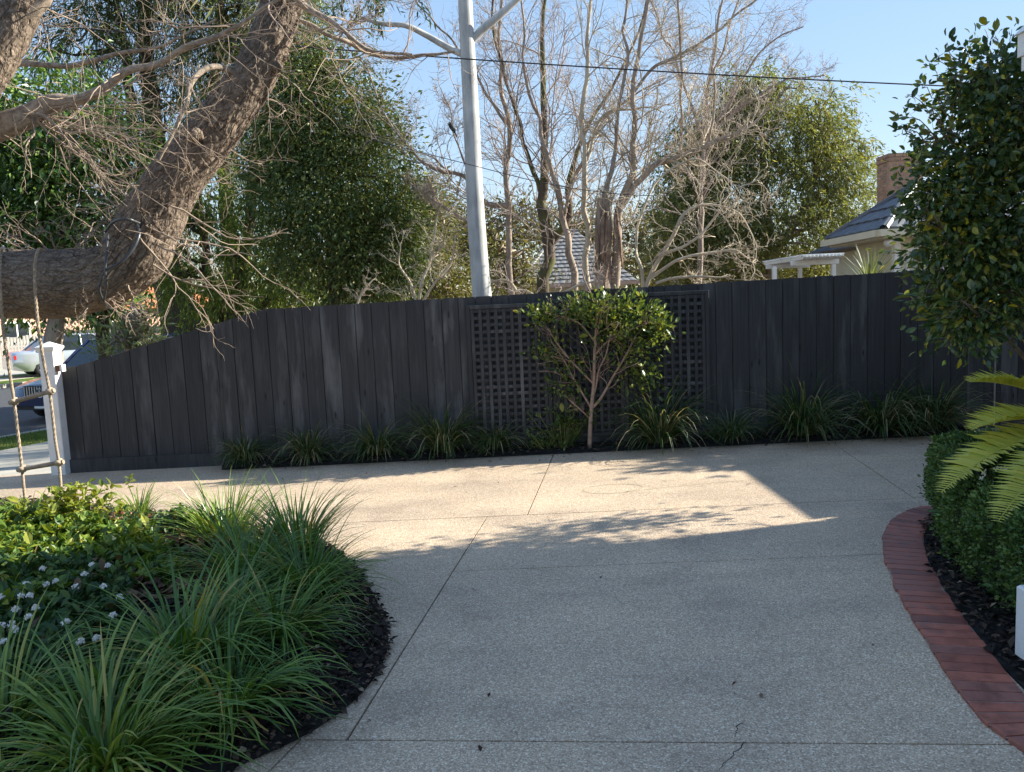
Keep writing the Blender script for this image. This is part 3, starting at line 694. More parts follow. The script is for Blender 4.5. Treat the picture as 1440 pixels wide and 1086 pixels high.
# ================================================================== THE BIG BARE TREE
rng = np.random.default_rng(31)
YH = 5.85
tree = thing('bare_tree', 'big leaning deciduous tree with furrowed bark and bare twigs at the left', 'tree', (-6.6, 5.9, 0))
BC = []
def bark_tube(ctrl, Y, n, k, amp, seed, wob=.05):
    P, r = limb(ctrl, Y, n); T = unit(np.gradient(P, axis=0)); ref = np.array([0, 1., 0])
    U = unit(np.cross(T, ref)); W = np.cross(U, T); a = np.arange(k) / k * 2 * math.pi
    s = np.r_[0, np.cumsum(np.linalg.norm(np.diff(P, axis=0), axis=1))]
    A, Sx = np.meshgrid(a, s); rr = r[:, None]
    q = np.stack([np.cos(A) * rr, np.sin(A) * rr, Sx], -1)
    low = vnoise(q * 3.0, seed) - .5
    # furrows: ridged noise stretched along the limb, warped
    wv_ = q + .04 * (np.stack([vnoise(q * 14 + 9, seed + 1), vnoise(q * 14 + 31, seed + 2), vnoise(q * 14 + 57, seed + 3)], -1) - .5)
    r1 = 1 - np.abs(2 * vnoise(wv_ * np.array([26, 26, 8.0]), seed + 4) - 1)
    r2 = 1 - np.abs(2 * vnoise(wv_ * np.array([46, 46, 30.0]), seed + 5) - 1)
    d = -amp * np.clip((r1 - .72) / .28, 0, 1) - amp * .6 * np.clip((r2 - .74) / .26, 0, 1)
    R_ = rr * (1 + wob * 2 * low) + d
    V = P[:, None] + U[:, None] * (np.cos(A) * R_)[..., None] + W[:, None] * (np.sin(A) * R_)[..., None]
    i, j = np.meshgrid(np.arange(n - 1), np.arange(k), indexing='ij'); j2 = (j + 1) % k
    f = np.stack([i * k + j, i * k + j2, (i + 1) * k + j2, (i + 1) * k + j], -1).reshape(-1, 4)
    BC.append(q.reshape(-1, 3) + seed * 3.7)
    return V.reshape(-1, 3), f, P, r
# main limb comes in level from the left, then a thick leader rises to the right
L1c = [(-430, 640, 190), (-330, 500, 165), (-200, 415, 135), (-60, 397, 106), (40, 400, 97), (110, 397, 92), (165, 382, 84), (203, 358, 72), (222, 330, 54)]
L2c = [(140, 396, 60), (180, 368, 84), (206, 325, 84), (240, 264, 74), (282, 208, 68), (324, 154, 64), (358, 104, 58), (382, 50, 55), (402, -8, 56), (428, -80, 50), (445, -160, 42), (455, -240, 34)]
m_ = MB(); Pl = {}
for nm, c, n, k, sd in (('a', L1c, 300, 120, 3), ('b', L2c, 330, 110, 17)):
    V, f, P, r = bark_tube(c, YH, n, k, .011, sd); m_.add(V, f); Pl[nm] = (P, r)
tr_p = [(-6.6, 5.9, -.05, .34), (-6.55, 5.9, .6, .30), (-6.5, 5.88, 1.0, .28)]
c0 = Pl['a'][0][0]; tr_p.append((*c0, px(95, YH)))
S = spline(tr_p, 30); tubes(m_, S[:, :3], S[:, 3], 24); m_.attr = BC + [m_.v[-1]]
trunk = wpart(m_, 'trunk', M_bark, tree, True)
# burls, knots and cut stubs
def blob(mb, c, r, seed, sq=(1, 1, 1)):
    n, k = 12, 16; th = np.linspace(.02, math.pi - .02, n); ph = np.arange(k) / k * 2 * math.pi; A, B = np.meshgrid(th, ph, indexing='ij')
    D = np.stack([np.sin(A) * np.cos(B), np.sin(A) * np.sin(B), np.cos(A)], -1); q = 1 + .55 * (vnoise(D * 2.2 + seed, seed) - .5) + .25 * (vnoise(D * 6 + seed, seed) - .5)
    V = np.asarray(c) + D * q[..., None] * r * np.array(sq)
    mb.add(V.reshape(-1, 3), [[i * k + j, (i + 1) * k + j, (i + 1) * k + (j + 1) % k, i * k + (j + 1) % k] for i in range(n - 1) for j in range(k)])
for (x, y, rp, dY) in ((230, 338, 13, -.02), (206, 370, 20, -.02), (232, 300, 16, .05), (322, 180, 11, .0), (392, 78, 11, .0), (348, 128, 9, -.06), (275, 190, 9, -.2), (228, 222, 8, -.05), (388, 95, 8, -.05), (190, 320, 18, -.1)):
    m2 = MB(); blob(m2, at(x, y, YH + dY), px(rp, YH), int(x)); m2.attr = [m2.v[0]]; wpart(m2, 'burl', M_bark, tree, True)
# secondary branches
B = {}
sec = {
 'low': ([(-120, 205, 44), (-40, 192, 40), (0, 181, 36), (45, 163, 31), (75, 143, 22), (110, 139, 15), (150, 125, 12), (190, 101, 10), (240, 78, 8), (300, 50, 7), (345, 28, 5), (400, 0, 4)], 5.2, 40),
 'top': ([(-90, 190, 62), (-30, 110, 60), (0, 66, 56), (22, 28, 52), (45, -20, 46), (80, -90, 40)], 5.0, 40),
 'top2': ([(8, 70, 20), (24, 36, 20), (48, 6, 19), (72, -30, 17)], 4.98, 18),
 'back': ([(-60, 88, 10), (20, 86, 9), (60, 92, 8), (110, 88, 7), (160, 78, 6), (230, 62, 4), (300, 28, 3)], 5.6, 24),
 'crotch': ([(330, 108, 10, -.1), (310, 97, 9, -.2), (285, 100, 8, -.3), (266, 118, 7, -.4), (262, 150, 6, -.45), (240, 190, 5, -.5), (225, 225, 3, -.5)], YH, 22),
 'long': ([(425, 30, 7, 0), (470, 50, 6, 0), (520, 75, 6, .2), (580, 82, 5, .3), (640, 72, 3, .3)], YH, 20),
 'over': ([(400, -10, 12, -.2), (440, 20, 9, -.2), (480, 40, 6, -.3), (520, 70, 5, -.3), (575, 72, 3, -.4)], YH, 20),
}
m_ = MB()
for k_, (c, Y, n) in sec.items():
    if k_ == 'top':
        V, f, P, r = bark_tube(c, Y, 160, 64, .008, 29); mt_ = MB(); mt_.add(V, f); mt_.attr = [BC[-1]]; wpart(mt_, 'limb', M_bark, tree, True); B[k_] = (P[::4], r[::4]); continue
    P, r = limb(c, Y, n)
    P = P + (np.stack([vnoise(P * 5 + 3, 5), vnoise(P * 5 + 9, 6), vnoise(P * 5 + 17, 7)], -1) - .5) * .05
    tubes(m_, P, r, 12 if r[0] > .03 else 7); B[k_] = (P, r)
wpart(m_, 'branch', plain('pale_branch_bark', (.31, .235, .175), .85, vary=.5, sc=26, bmp=1.0), tree, True)
# twig sprays
m_ = MB()
plan = [dict(c=4, n=8, wig=.22, lr=(.35, .75), ang=(.4, 1.0), rr=.6, t0=.15, rmax=.005, rmin=.0022, trop=(0, 0, .04), k=4),
        dict(c=3, n=6, wig=.25, lr=(.3, .65), ang=(.4, 1.1), rr=.65, t0=.2, rmin=.0015, trop=(0, 0, .05), k=3)]
def spray(starts, dirs, L, r, n=10, wig=.2, trop=(0, 0, 0)):
    P, Rr = grow(rng, np.array(starts), np.array(dirs), np.array(L), np.array(r), n, wig, trop); tubes(m_, P, Rr, 5); twiggery(rng, m_, P, Rr, plan)
# from the end of the low branch: dense drooping shoots towards lower right
e = at(58, 163, 5.2); n = 18
spray([e + rng.normal(size=3) * .03 for _ in range(n)], [RT * rng.uniform(.3, 1) + UP * rng.uniform(-.9, .25) + FW * rng.uniform(-.6, .6) for _ in range(n)], rng.uniform(.5, 1.15, n), rng.uniform(.0045, .008, n), wig=.13, trop=(.02, 0, -.02))
for key, cnt, up_ in (('low', 18, .2), ('back', 12, .3), ('top', 8, .3), ('top2', 8, .2), ('crotch', 8, -.1), ('long', 10, .2), ('over', 14, .2)):
    P, r = B[key]; i = rng.integers(2, len(P) - 1, cnt)
    spray(P[i], [RT * rng.normal() * .8 + UP * (rng.normal() * .7 + up_) + FW * rng.normal() * .5 for _ in range(cnt)], rng.uniform(.3, .9, cnt), rng.uniform(.003, .006, cnt), wig=.18)
P, r = Pl['b']
for (lo, hi, cnt, side) in ((60, 330, 34, -1), (60, 330, 22, 1)):
    i = rng.integers(lo, hi - 2, cnt); sgn = side
    st_ = P[i] + (RT * sgn * .85 + UP * .1)[None] * r[i][:, None] + FW * (r[i] * rng.uniform(-.3, .6, cnt))[:, None]
    spray(st_, [RT * sgn * rng.uniform(.4, 1) + UP * rng.uniform(-.5, .7) + FW * rng.uniform(-.25, .6) for _ in range(cnt)], rng.uniform(.2, .8, cnt) * (1 if side < 0 else .8), rng.uniform(.0025, .005, cnt), wig=.2)
P, r = Pl['a']; i = rng.integers(150, 298, 34)
spray(P[i] + UP * r[i][:, None] * .9 - FW * r[i][:, None] * .3, [RT * rng.normal() + UP * rng.uniform(.1, 1) - FW * rng.uniform(-.2, .5) for _ in i], rng.uniform(.2, .6, 34), rng.uniform(.003, .007, 34), wig=.3)
i = rng.integers(200, 298, 12)
spray(P[i] - UP * r[i][:, None] * .8 - FW * r[i][:, None] * .5, [RT * rng.normal() - UP * rng.uniform(.1, 1) - FW * rng.uniform(0, .5) for _ in i], rng.uniform(.15, .4, 12), rng.uniform(.003, .006, 12), wig=.3)
# crotch sprouts hanging over the fence
for (x, y, dx, dy, L) in ((205, 318, 1, -.6, 1.0), (222, 345, 1, -.45, .9), (240, 290, 1, -.3, .8), (215, 372, 1, -.7, .7), (190, 322, .7, -.9, .9), (160, 380, -.6, -.6, .5), (225, 335, .9, -.1, .9)):
    spray([at(x, y, YH - .22)], [RT * dx + UP * dy], [L], [.008], wig=.18, trop=(0, 0, -.02))
wpart(m_, 'twigs', M_twig, tree, True)

M_strap = plain('dark_grey_strap', (.045, .045, .048), .35)
# --- strap and rope ladder hung from the limb
m_ = MB()
q = [np.r_[at(x, y, YH - d), px(w_ * .62, YH)] for x, y, d, w_ in ((190, 312, .18, 3.5), (196, 328, .30, 3.5), (186, 352, .36, 3.5), (168, 370, .38, 3.2), (150, 380, .38, 3), (143, 392, .36, 3), (140, 410, .34, 3), (150, 430, .25, 2.5), (160, 436, .1, 2.5))]
S = spline(q, 40); tubes(m_, S[:, :3], S[:, 3], 6)
q = [np.r_[at(x, y, YH - d), px(w_ * .62, YH)] for x, y, d, w_ in ((152, 330, .28, 2.6), (150, 352, .36, 2.6), (148, 380, .39, 2.6), (150, 400, .37, 2.2), (146, 425, .3, 2))]
S = spline(q, 30); tubes(m_, S[:, :3], S[:, 3], 6)
q = [np.r_[at(x, y, YH - d), px(w_ * .62, YH)] for x, y, d, w_ in ((148, 326, .2, 3), (160, 312, .36, 3), (178, 308, .42, 3), (196, 314, .34, 3))]
S = spline(q, 20); tubes(m_, S[:, :3], S[:, 3], 6)
tag(m_.build('tie_strap', M_strap, None, True), 'dark strap looped round the crook of the big leaning limb', 'strap')
lad = thing('rope_ladder', 'weathered rope ladder with timber rungs hanging from the big bare limb', 'rope ladder', at(60, 735, 5.5))
YL = YH - .36
ropes = [[(10, 352, -.06), (2, 352, .18), (0, 400, 0), (6, 470, .0), (16, 540, 0), (20, 566, 0), (30, 650, 0), (34, 690, 0), (40, 745, 0)],
         [(62, 352, .1), (54, 352, .05), (49, 380, .0), (52, 440, .0), (60, 500, 0), (70, 552, 0), (78, 620, 0), (83, 652, 0), (86, 690, 0), (88, 738, 0)]]
RP = []
for i, rp in enumerate(ropes):
    q = np.array([at(x, y, YL + d) for x, y, d in rp]); S = spline(q, 160); RP.append(S)
    a = np.arange(160) * 1.1; T = unit(np.gradient(S, axis=0)); U = unit(np.cross(T, [0, 1, 0.])); W = np.cross(T, U)
    m_ = MB()
    for ph in (0, 2.09, 4.19):       # three twisted strands
        tubes(m_, S + .006 * (U * np.cos(a + ph)[:, None] + W * np.sin(a + ph)[:, None]), np.full(160, .0062), 5)
    wpart(m_, 'rope', M_rope, lad, True)
for (y0, y1) in ((566, 552), (661, 651)):
    f = lambda S, y: S[np.argmin([abs(v[1] - y) for v in [(0, 543 - F_PX * ((p - EYE) @ UP) / ((p - EYE) @ FW)) for p in S]])]
    a, b = f(RP[0], y0), f(RP[1], y1); d = unit(b - a)
    m_ = MB(); tubes(m_, np.linspace(a - d * .035, b + d * .035, 8), np.full(8, .0165) * (1 + .06 * np.array([0, 1, -1, 0, 1, 0, -1, 0])), 10, cap=True); wpart(m_, 'rung', M_rung, lad, True)
    for e in (a, b):
        m_ = MB(); blob(m_, e, .027, 3, (1, 1, 1.1)); wpart(m_, 'knot', M_rope, lad, True)

# ================================================================== STRAPPY PLANTS
def blades(rng, n, L, W, base, el=(.9, 1.5), curl=1.5, seg=7, mb=None, lean=(0, 0)):
    """arching strap leaves as folded ribbons about the origin"""
    mb = mb or MB(); az = rng.random(n) * 2 * math.pi; rb_ = base * np.sqrt(rng.random(n)); e0 = el[0] + (el[1] - el[0]) * rng.random(n) ** .8
    Ln = L * (.45 + .6 * rng.random(n)); Wn = W * (.65 + .6 * rng.random(n)); cu = curl * (.35 + .95 * rng.random(n))
    t = np.linspace(0, 1, seg); tw = rng.normal(size=n) * .35
    pos = np.stack([rb_ * np.cos(az), rb_ * np.sin(az), np.zeros(n)], -1); az2 = az + rng.normal(size=n) * .5
    Pp = np.zeros((n, seg, 3)); Pp[:, 0] = pos; sd = np.zeros((n, seg, 3)); nm = np.zeros((n, seg, 3))
    for k in range(seg):
        e = e0 - cu * t[k] ** 1.4
        dr = np.stack([np.cos(e) * np.cos(az2) + lean[0] * t[k], np.cos(e) * np.sin(az2) + lean[1] * t[k], np.sin(e)], -1); dr = unit(dr)
        if k: Pp[:, k] = Pp[:, k - 1] + dr * (Ln / (seg - 1))[:, None]
        s_ = np.stack([-np.sin(az2 + tw * t[k]), np.cos(az2 + tw * t[k]), np.zeros(n)], -1); sd[:, k] = s_; nm[:, k] = np.cross(dr, s_)
    Pp[:, :, 2] = np.maximum(Pp[:, :, 2], .012 + .01 * rng.random((n, 1)))
    wd = np.clip(1.05 - t ** 3.2 * 1.0, .06, 1) * np.clip(.55 + t * 2, 0, 1)
    A = Pp + sd * (Wn[:, None] * wd[None] * .5)[..., None]; Bv = Pp - sd * (Wn[:, None] * wd[None] * .5)[..., None]; Cc = Pp - nm * (Wn[:, None] * wd[None] * -.16)[..., None]
    V = np.stack([A, Cc, Bv], 2).reshape(-1, 3)
    i, k, h = np.meshgrid(np.arange(n), np.arange(seg - 1), np.arange(2), indexing='ij'); b = i * seg * 3 + k * 3 + h
    mb.add(V, np.stack([b, b + 1, b + 4, b + 3], -1).reshape(-1, 4)); return mb
rng = np.random.default_rng(41)
kinds = [blades(rng, 380, .92, .0140, .13, (.55, 1.5), 2.0).mesh('fence_clump', L_fence), blades(rng, 330, .86, .0138, .12, (.5, 1.5), 2.1).mesh('fence_clump', L_fence), blades(rng, 400, .98, .0145, .14, (.6, 1.5), 1.8).mesh('fence_clump', L_fence)]
spots = [(352, 652, .62, 0, 'low strappy grass clump at the far left end of the bed under the fence'),
         (440, 648, .80, 1, 'strappy grass clump second from the left in the bed under the fence'),
         (535, 644, .78, 0, 'strappy grass clump midway between the left end of the fence bed and the lattice'),
         (625, 641, .88, 2, 'strappy grass clump just left of the left lattice panel'),
         (697, 638, .72, 1, 'strappy grass clump in front of the left lattice panel'),
         (928, 631, .98, 2, 'large strappy grass clump in front of the right lattice panel'),
         (1030, 625, .66, 1, 'smallest strappy grass clump right of the right lattice panel'),
         (1130, 620, 1.0, 2, 'tall upright strappy grass clump against the plain palings right of the lattice'),
         (1238, 614, 1.02, 0, 'broad arching strappy grass clump with pale lower blades near the right end of the bed'),
         (1310, 611, .92, 2, 'darkest strappy grass clump at the right end of the fence bed near the overhanging shrub')]
for i, (x, y, s, k, lab) in enumerate(spots):
    p = gnd(x, y); o = link('strappy_clump', kinds[k]); o.location = (p[0], min(p[1] + .02, Yf(p[0]) - .14), .05); s *= .98; o.scale = (s * .88, s * .88, s * (1.15 if k == 2 else 1.05)); o.rotation_euler = (0, 0, rng.random() * 6.28)
    tag(o, lab, 'grass clump', 'strappy grass clumps under the fence')
front = [ # pixel base, size, n, material, label
 ((0, 1040), .60, 330, L_lirio2, .0125, (.6, 1.5), 2.0, 'big pale green strappy clump in the bottom left corner of the garden bed'),
 ((262, 950), .66, 400, L_lirio, .0125, (.45, 1.5), 1.7, 'big dark strappy clump in the front middle of the left garden bed'),
 ((392, 905), .54, 340, L_lirio, .0110, (.45, 1.45), 1.8, 'strappy clump arching over the curved mulch edge of the left bed'),
 ((150, 1010), .54, 170, L_lirio, .0140, (.5, 1.45), 1.9, 'strappy clump between the corner clump and the big front clump'),
 ((432, 842), .56, 400, L_lirio, .0105, (.65, 1.5), 1.7, 'fine bladed strappy clump at the right tip of the left bed'),
 ((350, 830), .60, 330, L_lirio, .0105, (.7, 1.5), 1.6, 'fine bladed strappy clump behind the big front clump'),
 ((420, 790), .62, 230, L_lirio, .0100, (.95, 1.52), 1.1, 'upright strappy clump silhouetted on the sunlit concrete'),
 ((318, 775), .62, 260, L_lirio2, .0100, (.9, 1.5), 1.2, 'upright sunlit strappy clump at the back of the left bed'),
 ((322, 1000), .52, 270, L_lirio, .0115, (.3, 1.4), 1.9, 'low spreading strappy clump at the near edge of the left bed'),
 ((150, 1085), .62, 300, L_lirio2, .0125, (.4, 1.5), 1.9, 'pale strappy clump cut by the lower edge of the picture'),
 ((330, 890), .52, 200, L_lirio, .0120, (.5, 1.5), 1.6, 'strappy clump with one straw coloured leaf beside the leaf litter'),
 ((196, 736), .40, 130, L_lirio2, .0090, (.8, 1.5), 1.4, 'small sunlit grass tuft behind the leafy ground cover'),
 ((45, 742), .42, 130, L_lirio2, .0090, (.7, 1.5), 1.5, 'small grass tuft at the foot of the rope ladder')]
for (pb_, L, n, mat, W, el, cu, lab) in front:
    p = gnd(*pb_, .09); o = blades(rng, n, L, W, .085 if n > 200 else .04, el, cu, 8).build('strappy_clump', mat); o.location = (p[0], p[1], .085)
    tag(o, lab, 'grass clump', 'strappy grass clumps in the left bed')

# ================================================================== LOW PLANTS OF THE LEFT BED
rng = np.random.default_rng(51)
LF = leaf_full(.50, .08); LQ = leaf_quad(.5, .08)
def rosettes(mb, C, per, size, shape, up=.55, spread=.02):
    """stems tipped with whorls of leaves"""
    n = len(C); a = rng.random((n, per)) * 6.28; e = rng.uniform(-.1, 1.2, (n, per)) 
    yd = np.stack([np.cos(a) * np.cos(e), np.sin(a) * np.cos(e), np.sin(e)], -1).reshape(-1, 3)
    p = np.repeat(C, per, 0) + rng.normal(size=(n * per, 3)) * spread - np.array([0, 0, .05]) * rng.random((n * per, 1))
    scatter(mb, *shape, p, yd, yd * -.4 + np.array([0, 0, 1]) + rng.normal(size=yd.shape) * .3, size * np.exp(rng.normal(size=n * per) * .28))
def patch(poly_px, n, z, rngz=.1, zb=.1):
    P = np.array(poly_px, float); out = []
    while len(out) < n:
        x, y = rng.uniform(P[:, 0].min(), P[:, 0].max()), rng.uniform(P[:, 1].min(), P[:, 1].max())
        if inpoly(np.array([[x, y]]), P)[0]: out.append(gnd(x, y, z + rng.random() * rngz))
    return np.array(out)
C = patch([(-120, 716), (60, 716), (120, 722), (215, 760), (260, 775), (240, 800), (120, 800), (60, 850), (-120, 850)], 1150, .20, .12)
C[:, 2] += (vnoise(C * 2.2, 3) - .5) * .22
m_ = MB(); rosettes(m_, C, 13, .055, LF)
stems = np.stack([C * [1, 1, .2], C], 1); tubes(m_, stems, np.full((len(C), 2), .003), 3, 0)
tag(m_.build('ground_cover', L_cover), kind='stuff')
# one sunlit upright shoot bush in the ground cover
p = gnd(106, 756, .1); m_ = MB(); C = p + np.c_[rng.normal(size=(90, 2)) * .13, rng.uniform(.05, .36, 90)]; rosettes(m_, C, 9, .055, LF)
o = m_.build('leafy_shrub', leafmat('lime_leaf', [(0, (.12, .17, .02)), (1, (.32, .33, .05))], .4, .4, .4)); tag(o, 'lime green upright leafy shrub in sun at the back of the left bed', 'shrub')
p = gnd(232, 770, .1); m_ = MB(); C = p + np.c_[rng.normal(size=(120, 2)) * [.20, .10], rng.uniform(.02, .22, 120)]; rosettes(m_, C, 10, .048, LF)
o = m_.build('leafy_shrub', L_lant); tag(o, 'dark green low shrub beside the bare mulch in the left bed', 'shrub')
# lantana with lilac heads
lan = thing('lantana_bush', 'low dark leaved bush dotted with lilac flower heads in the left bed', 'flowering bush', (-2.9, 3.9, .08))
m_ = MB(); C = patch([(-80, 795), (60, 780), (140, 775), (175, 795), (178, 835), (160, 870), (110, 915), (40, 940), (-80, 940)], 900, .15, .16)
rosettes(m_, C, 9, .050, LF); tubes(m_, np.stack([C * [1, 1, .3], C], 1), np.full((len(C), 2), .0025), 3); wpart(m_, 'foliage', L_lant, lan)
pet = leaf_quad(.8, .05)
for (x, y) in [(129, 795), (118, 808), (78, 818), (106, 826), (65, 822), (37, 822), (29, 839), (42, 838), (2, 840), (22, 857), (40, 868), (50, 855), (16, 878), (20, 886), (93, 875), (2, 880), (4, 903), (168, 840), (145, 825), (158, 866), (113, 903), (136, 898), (152, 796), (60, 800)]:
    c = gnd(x, y, .345); m_ = MB(); d = rdir(rng, 30); d[:, 2] = np.abs(d[:, 2]) * .9 - .1
    scatter(m_, *pet, c + d * .011, unit(np.cross(d, rng.normal(size=d.shape)) + d * .3), d, .0135); 
    blob(m_, c, .008, int(x)); m3 = MB(); tubes(m3, np.array([c - [0, 0, .10], c - [0, 0, .008]]), np.array([.002, .002]), 3); hd_ = wpart(m_, 'flower_head', L_lilac, lan); wpart(m3, 'stalk', L_lant, hd_)
p = gnd(160, 748, .2); m_ = MB(); C = p + np.c_[rng.normal(size=(16, 2)) * .07, rng.uniform(.0, .09, 16)]; rosettes(m_, C, 9, .032, LQ)
o = m_.build('pink_plant', L_pink); tag(o, 'small plant with pinkish red bracts among the green ground cover', 'plant')
# low greens at the foot of the lattice
for (x, y, s, lab) in ((790, 592, .17, 'loose leafy sapling low against the middle lattice panel'), (768, 618, .12, 'tiny leafy seedling at the bottom of the lattice left of the feature tree')):
    p = at(x, y, 8.2); m_ = MB(); C = p + rng.normal(size=(40, 3)) * [s, .05, s * .6]; C[:, 2] = np.maximum(C[:, 2], .08); rosettes(m_, C, 6, .05, LF); tubes(m_, np.stack([np.c_[p[0] + (C[:, 0] - p[0]) * .2, C[:, 1], np.full(len(C), .05)], C], 1), np.full((len(C), 2), .003), 3)
    o = m_.build('seedling', L_feat); tag(o, lab, 'plant')

# ================================================================== FEATURE TREE ON THE LATTICE
rng = np.random.default_rng(61); YS = 8.16
ft = thing('feature_tree', 'small espalier tree with slim pale trunk and glossy green top before the lattice', 'tree', at(828, 632, YS))
m_ = MB(); tips = []
for c in ([(829, 634, 7), (830, 600, 6.4), (832, 570, 6), (835, 540, 5.2), (836, 500, 4.6), (838, 465, 3.6), (840, 430, 2.4)],
          [(832, 575, 4.2), (845, 560, 3.8, -.02), (862, 530, 3.4, -.05), (880, 500, 2.8, -.06), (895, 470, 2, -.05)],
          [(830, 572, 3.4), (820, 555, 3, .02), (805, 530, 2.8, .03), (792, 505, 2.3, .02), (775, 480, 1.8, .0)],
          [(833, 560, 3), (838, 545, 2.6), (842, 520, 2.4, -.04), (852, 500, 2, -.06), (858, 470, 1.6, -.05)],
          [(835, 540, 3.2), (815, 520, 2.6, -.03), (790, 492, 2.2, -.05), (770, 462, 1.6, -.06)],
          [(836, 500, 3), (855, 480, 2.6, .0), (885, 465, 2.2, -.03), (915, 452, 1.5, -.04)],
          [(836, 480, 2.6), (815, 455, 2.2, -.04), (790, 445, 1.8, -.04), (765, 440, 1.2, -.04)],
          [(829, 588, 2.4), (815, 575, 2, -.05), (800, 562, 1.6, -.06)]):
    P, r = limb(c, YS, 14); tubes(m_, P, r, 7); tips.append((P, r))
for P, r in tips:
    twiggery(rng, m_, P[None], r[None], [dict(c=10, n=6, wig=.25, lr=(.25, .55), rr=.5, t0=.3, rmax=.006, rmin=.002, trop=(0, -.02, .08)), dict(c=4, n=4, wig=.3, lr=(.3, .6), rr=.6, rmin=.0015)])
wpart(m_, 'trunk', plain('pinkish_brown_bark', (.30, .20, .145), .7, vary=.3, sc=20, bmp=.4), ft, True)
m_ = MB()
def fl(x, y, rx, ry, d=.2): return lobe(x, y, rx, ry, YS, d)
C, O_ = lobes_pts(rng, [fl(845, 436, 56, 20), fl(795, 444, 36, 15), fl(900, 446, 34, 22), fl(866, 466, 54, 22), fl(768, 447, 20, 9), fl(924, 466, 15, 20), fl(830, 426, 36, 10), fl(760, 446, 16, 7), fl(930, 458, 12, 10)], 185, .25)
cloud(rng, m_, C, O_ * [1, 1, .5] + [0, 0, .5], 11, .042, .050, LF, droop=-.35, var=.3)
C, O_ = lobes_pts(rng, [fl(902, 505, 30, 40), fl(888, 530, 26, 22), fl(868, 490, 34, 18), fl(782, 490, 28, 14), fl(806, 512, 26, 12), fl(786, 540, 34, 14), fl(818, 562, 22, 10), fl(766, 500, 22, 8), fl(915, 545, 18, 14)], 105, .3)
cloud(rng, m_, C, O_, 9, .045, .049, LF, droop=.1, var=.3)
C = np.array([at(x + rng.normal() * 3, y, YS - .05) for x, y in ((936, 462), (930, 470), (925, 478), (748, 445), (755, 449), (762, 500), (742, 498), (848, 408), (870, 410), (905, 420), (780, 424), (812, 416), (890, 414), (926, 440), (756, 438), (790, 470), (884, 545), (800, 585), (770, 520))])
cloud(rng, m_, C, np.tile([0, -.2, .7], (len(C), 1)), 10, .035, .042, LF, droop=-.3)
wpart(m_, 'crown', L_feat, ft)

# ================================================================== RIGHT: HEDGE, CYCAD, CAMELLIA, PLINTH
rng = np.random.default_rng(71)
hedge = thing('box_hedge', 'clipped dark green box hedge curving along the brick edging at right', 'hedge', (3.0, 4.5, 0))
IN = spline([tuple(p) for p in inner] + [(2.0, 2.3)], 200); IN = np.vstack([spline([(4.3, 5.86), (3.6, 5.72), (3.15, 5.62), (2.86, 5.36)] + [tuple(inner[0])], 90)[:-1], IN])
Ti = unit(np.gradient(IN, axis=0)); Ni = np.c_[-Ti[:, 1], Ti[:, 0]]
for _ in range(30): Ni = unit(np.vstack([Ni[:1], (Ni[:-2] + Ni[1:-1] + Ni[2:]) / 3, Ni[-1:]]))
HH, HW = .50, 1.05
offs = np.interp(np.arange(len(IN)), [0, 85, 130, 200, 288], [.10, .12, .12, .24, .34])
def hedge_pt(i, v):
    """v in 0..1 up the face, 1..2 across the top"""
    p0 = IN[i] + Ni[i] * offs[i][:, None]
    f = np.clip(v, 0, 1); a = f * math.pi / 2
    inn = np.where(v < 1, .10 * (1 - np.cos(a)) ** 2 - .05 * np.sin(f * math.pi), .10 + (v - 1) * HW); z = np.where(v < 1, HH * np.sin(a) ** .8, HH + .02 * np.sin((v - 1) * 3))
    return np.c_[p0 + Ni[i] * inn[:, None], .03 + z]
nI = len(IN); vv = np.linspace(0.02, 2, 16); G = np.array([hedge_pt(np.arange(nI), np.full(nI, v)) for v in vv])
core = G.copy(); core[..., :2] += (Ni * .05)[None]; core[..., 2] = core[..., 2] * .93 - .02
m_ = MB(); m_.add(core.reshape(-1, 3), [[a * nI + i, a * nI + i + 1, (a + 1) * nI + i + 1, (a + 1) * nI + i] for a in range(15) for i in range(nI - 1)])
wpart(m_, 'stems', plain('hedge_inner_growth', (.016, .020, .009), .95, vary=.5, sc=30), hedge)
n = 52000; i = rng.integers(0, nI, n); v = rng.random(n) * 2; P = hedge_pt(i, v)
bump_ = (vnoise(P * 7, 4) - .5) * .11 + (vnoise(P * 18, 8) - .5) * .06
out = np.c_[-Ni[i] * np.clip(1.2 - v, 0, 1)[:, None], np.clip(v - .2, 0, 1)]; out = unit(out)
P = P + out * (bump_ + rng.normal(size=n) * .014)[:, None]
m_ = MB(); scatter(m_, *leaf_quad(.62, .1), P, unit(out + rng.normal(size=P.shape) * .7), rng.normal(size=P.shape) + out, .021 * np.exp(rng.normal(size=n) * .25)); wpart(m_, 'foliage', L_box, hedge)

# white flowering shrub just behind the hedge edge
fs = thing('flowering_shrub', 'white flowered shrub poking through the hedge under the cycad fronds', 'shrub', (2.9, 4.35, .3))
m_ = MB(); c = at(1418, 672, 4.2); C = c + np.clip(rng.normal(size=(150, 3)), -1.3, 1.3) * [.20, .16, .10]; rosettes(m_, C, 7, .05, LF); wpart(m_, 'foliage', L_lant, fs)
for (x, y) in ((1384, 664), (1375, 682), (1392, 692), (1400, 659), (1411, 659), (1425, 652), (1432, 668), (1372, 697), (1436, 690), (1425, 684), (1408, 676), (1380, 672)):
    c = at(x, y, 4.02); m_ = MB(); a = np.arange(6) / 6 * 6.28 + rng.random(); d = np.c_[np.cos(a), np.full(6, -.5), np.sin(a)] + rng.normal(size=(6, 3)) * .35
    scatter(m_, *leaf_quad(.6, .06), np.repeat(c[None], 6, 0), d, np.tile([0, -1., .3], (6, 1)), .022 * rng.uniform(.7, 1.25)); wpart(m_, 'flower', L_wflower, fs)

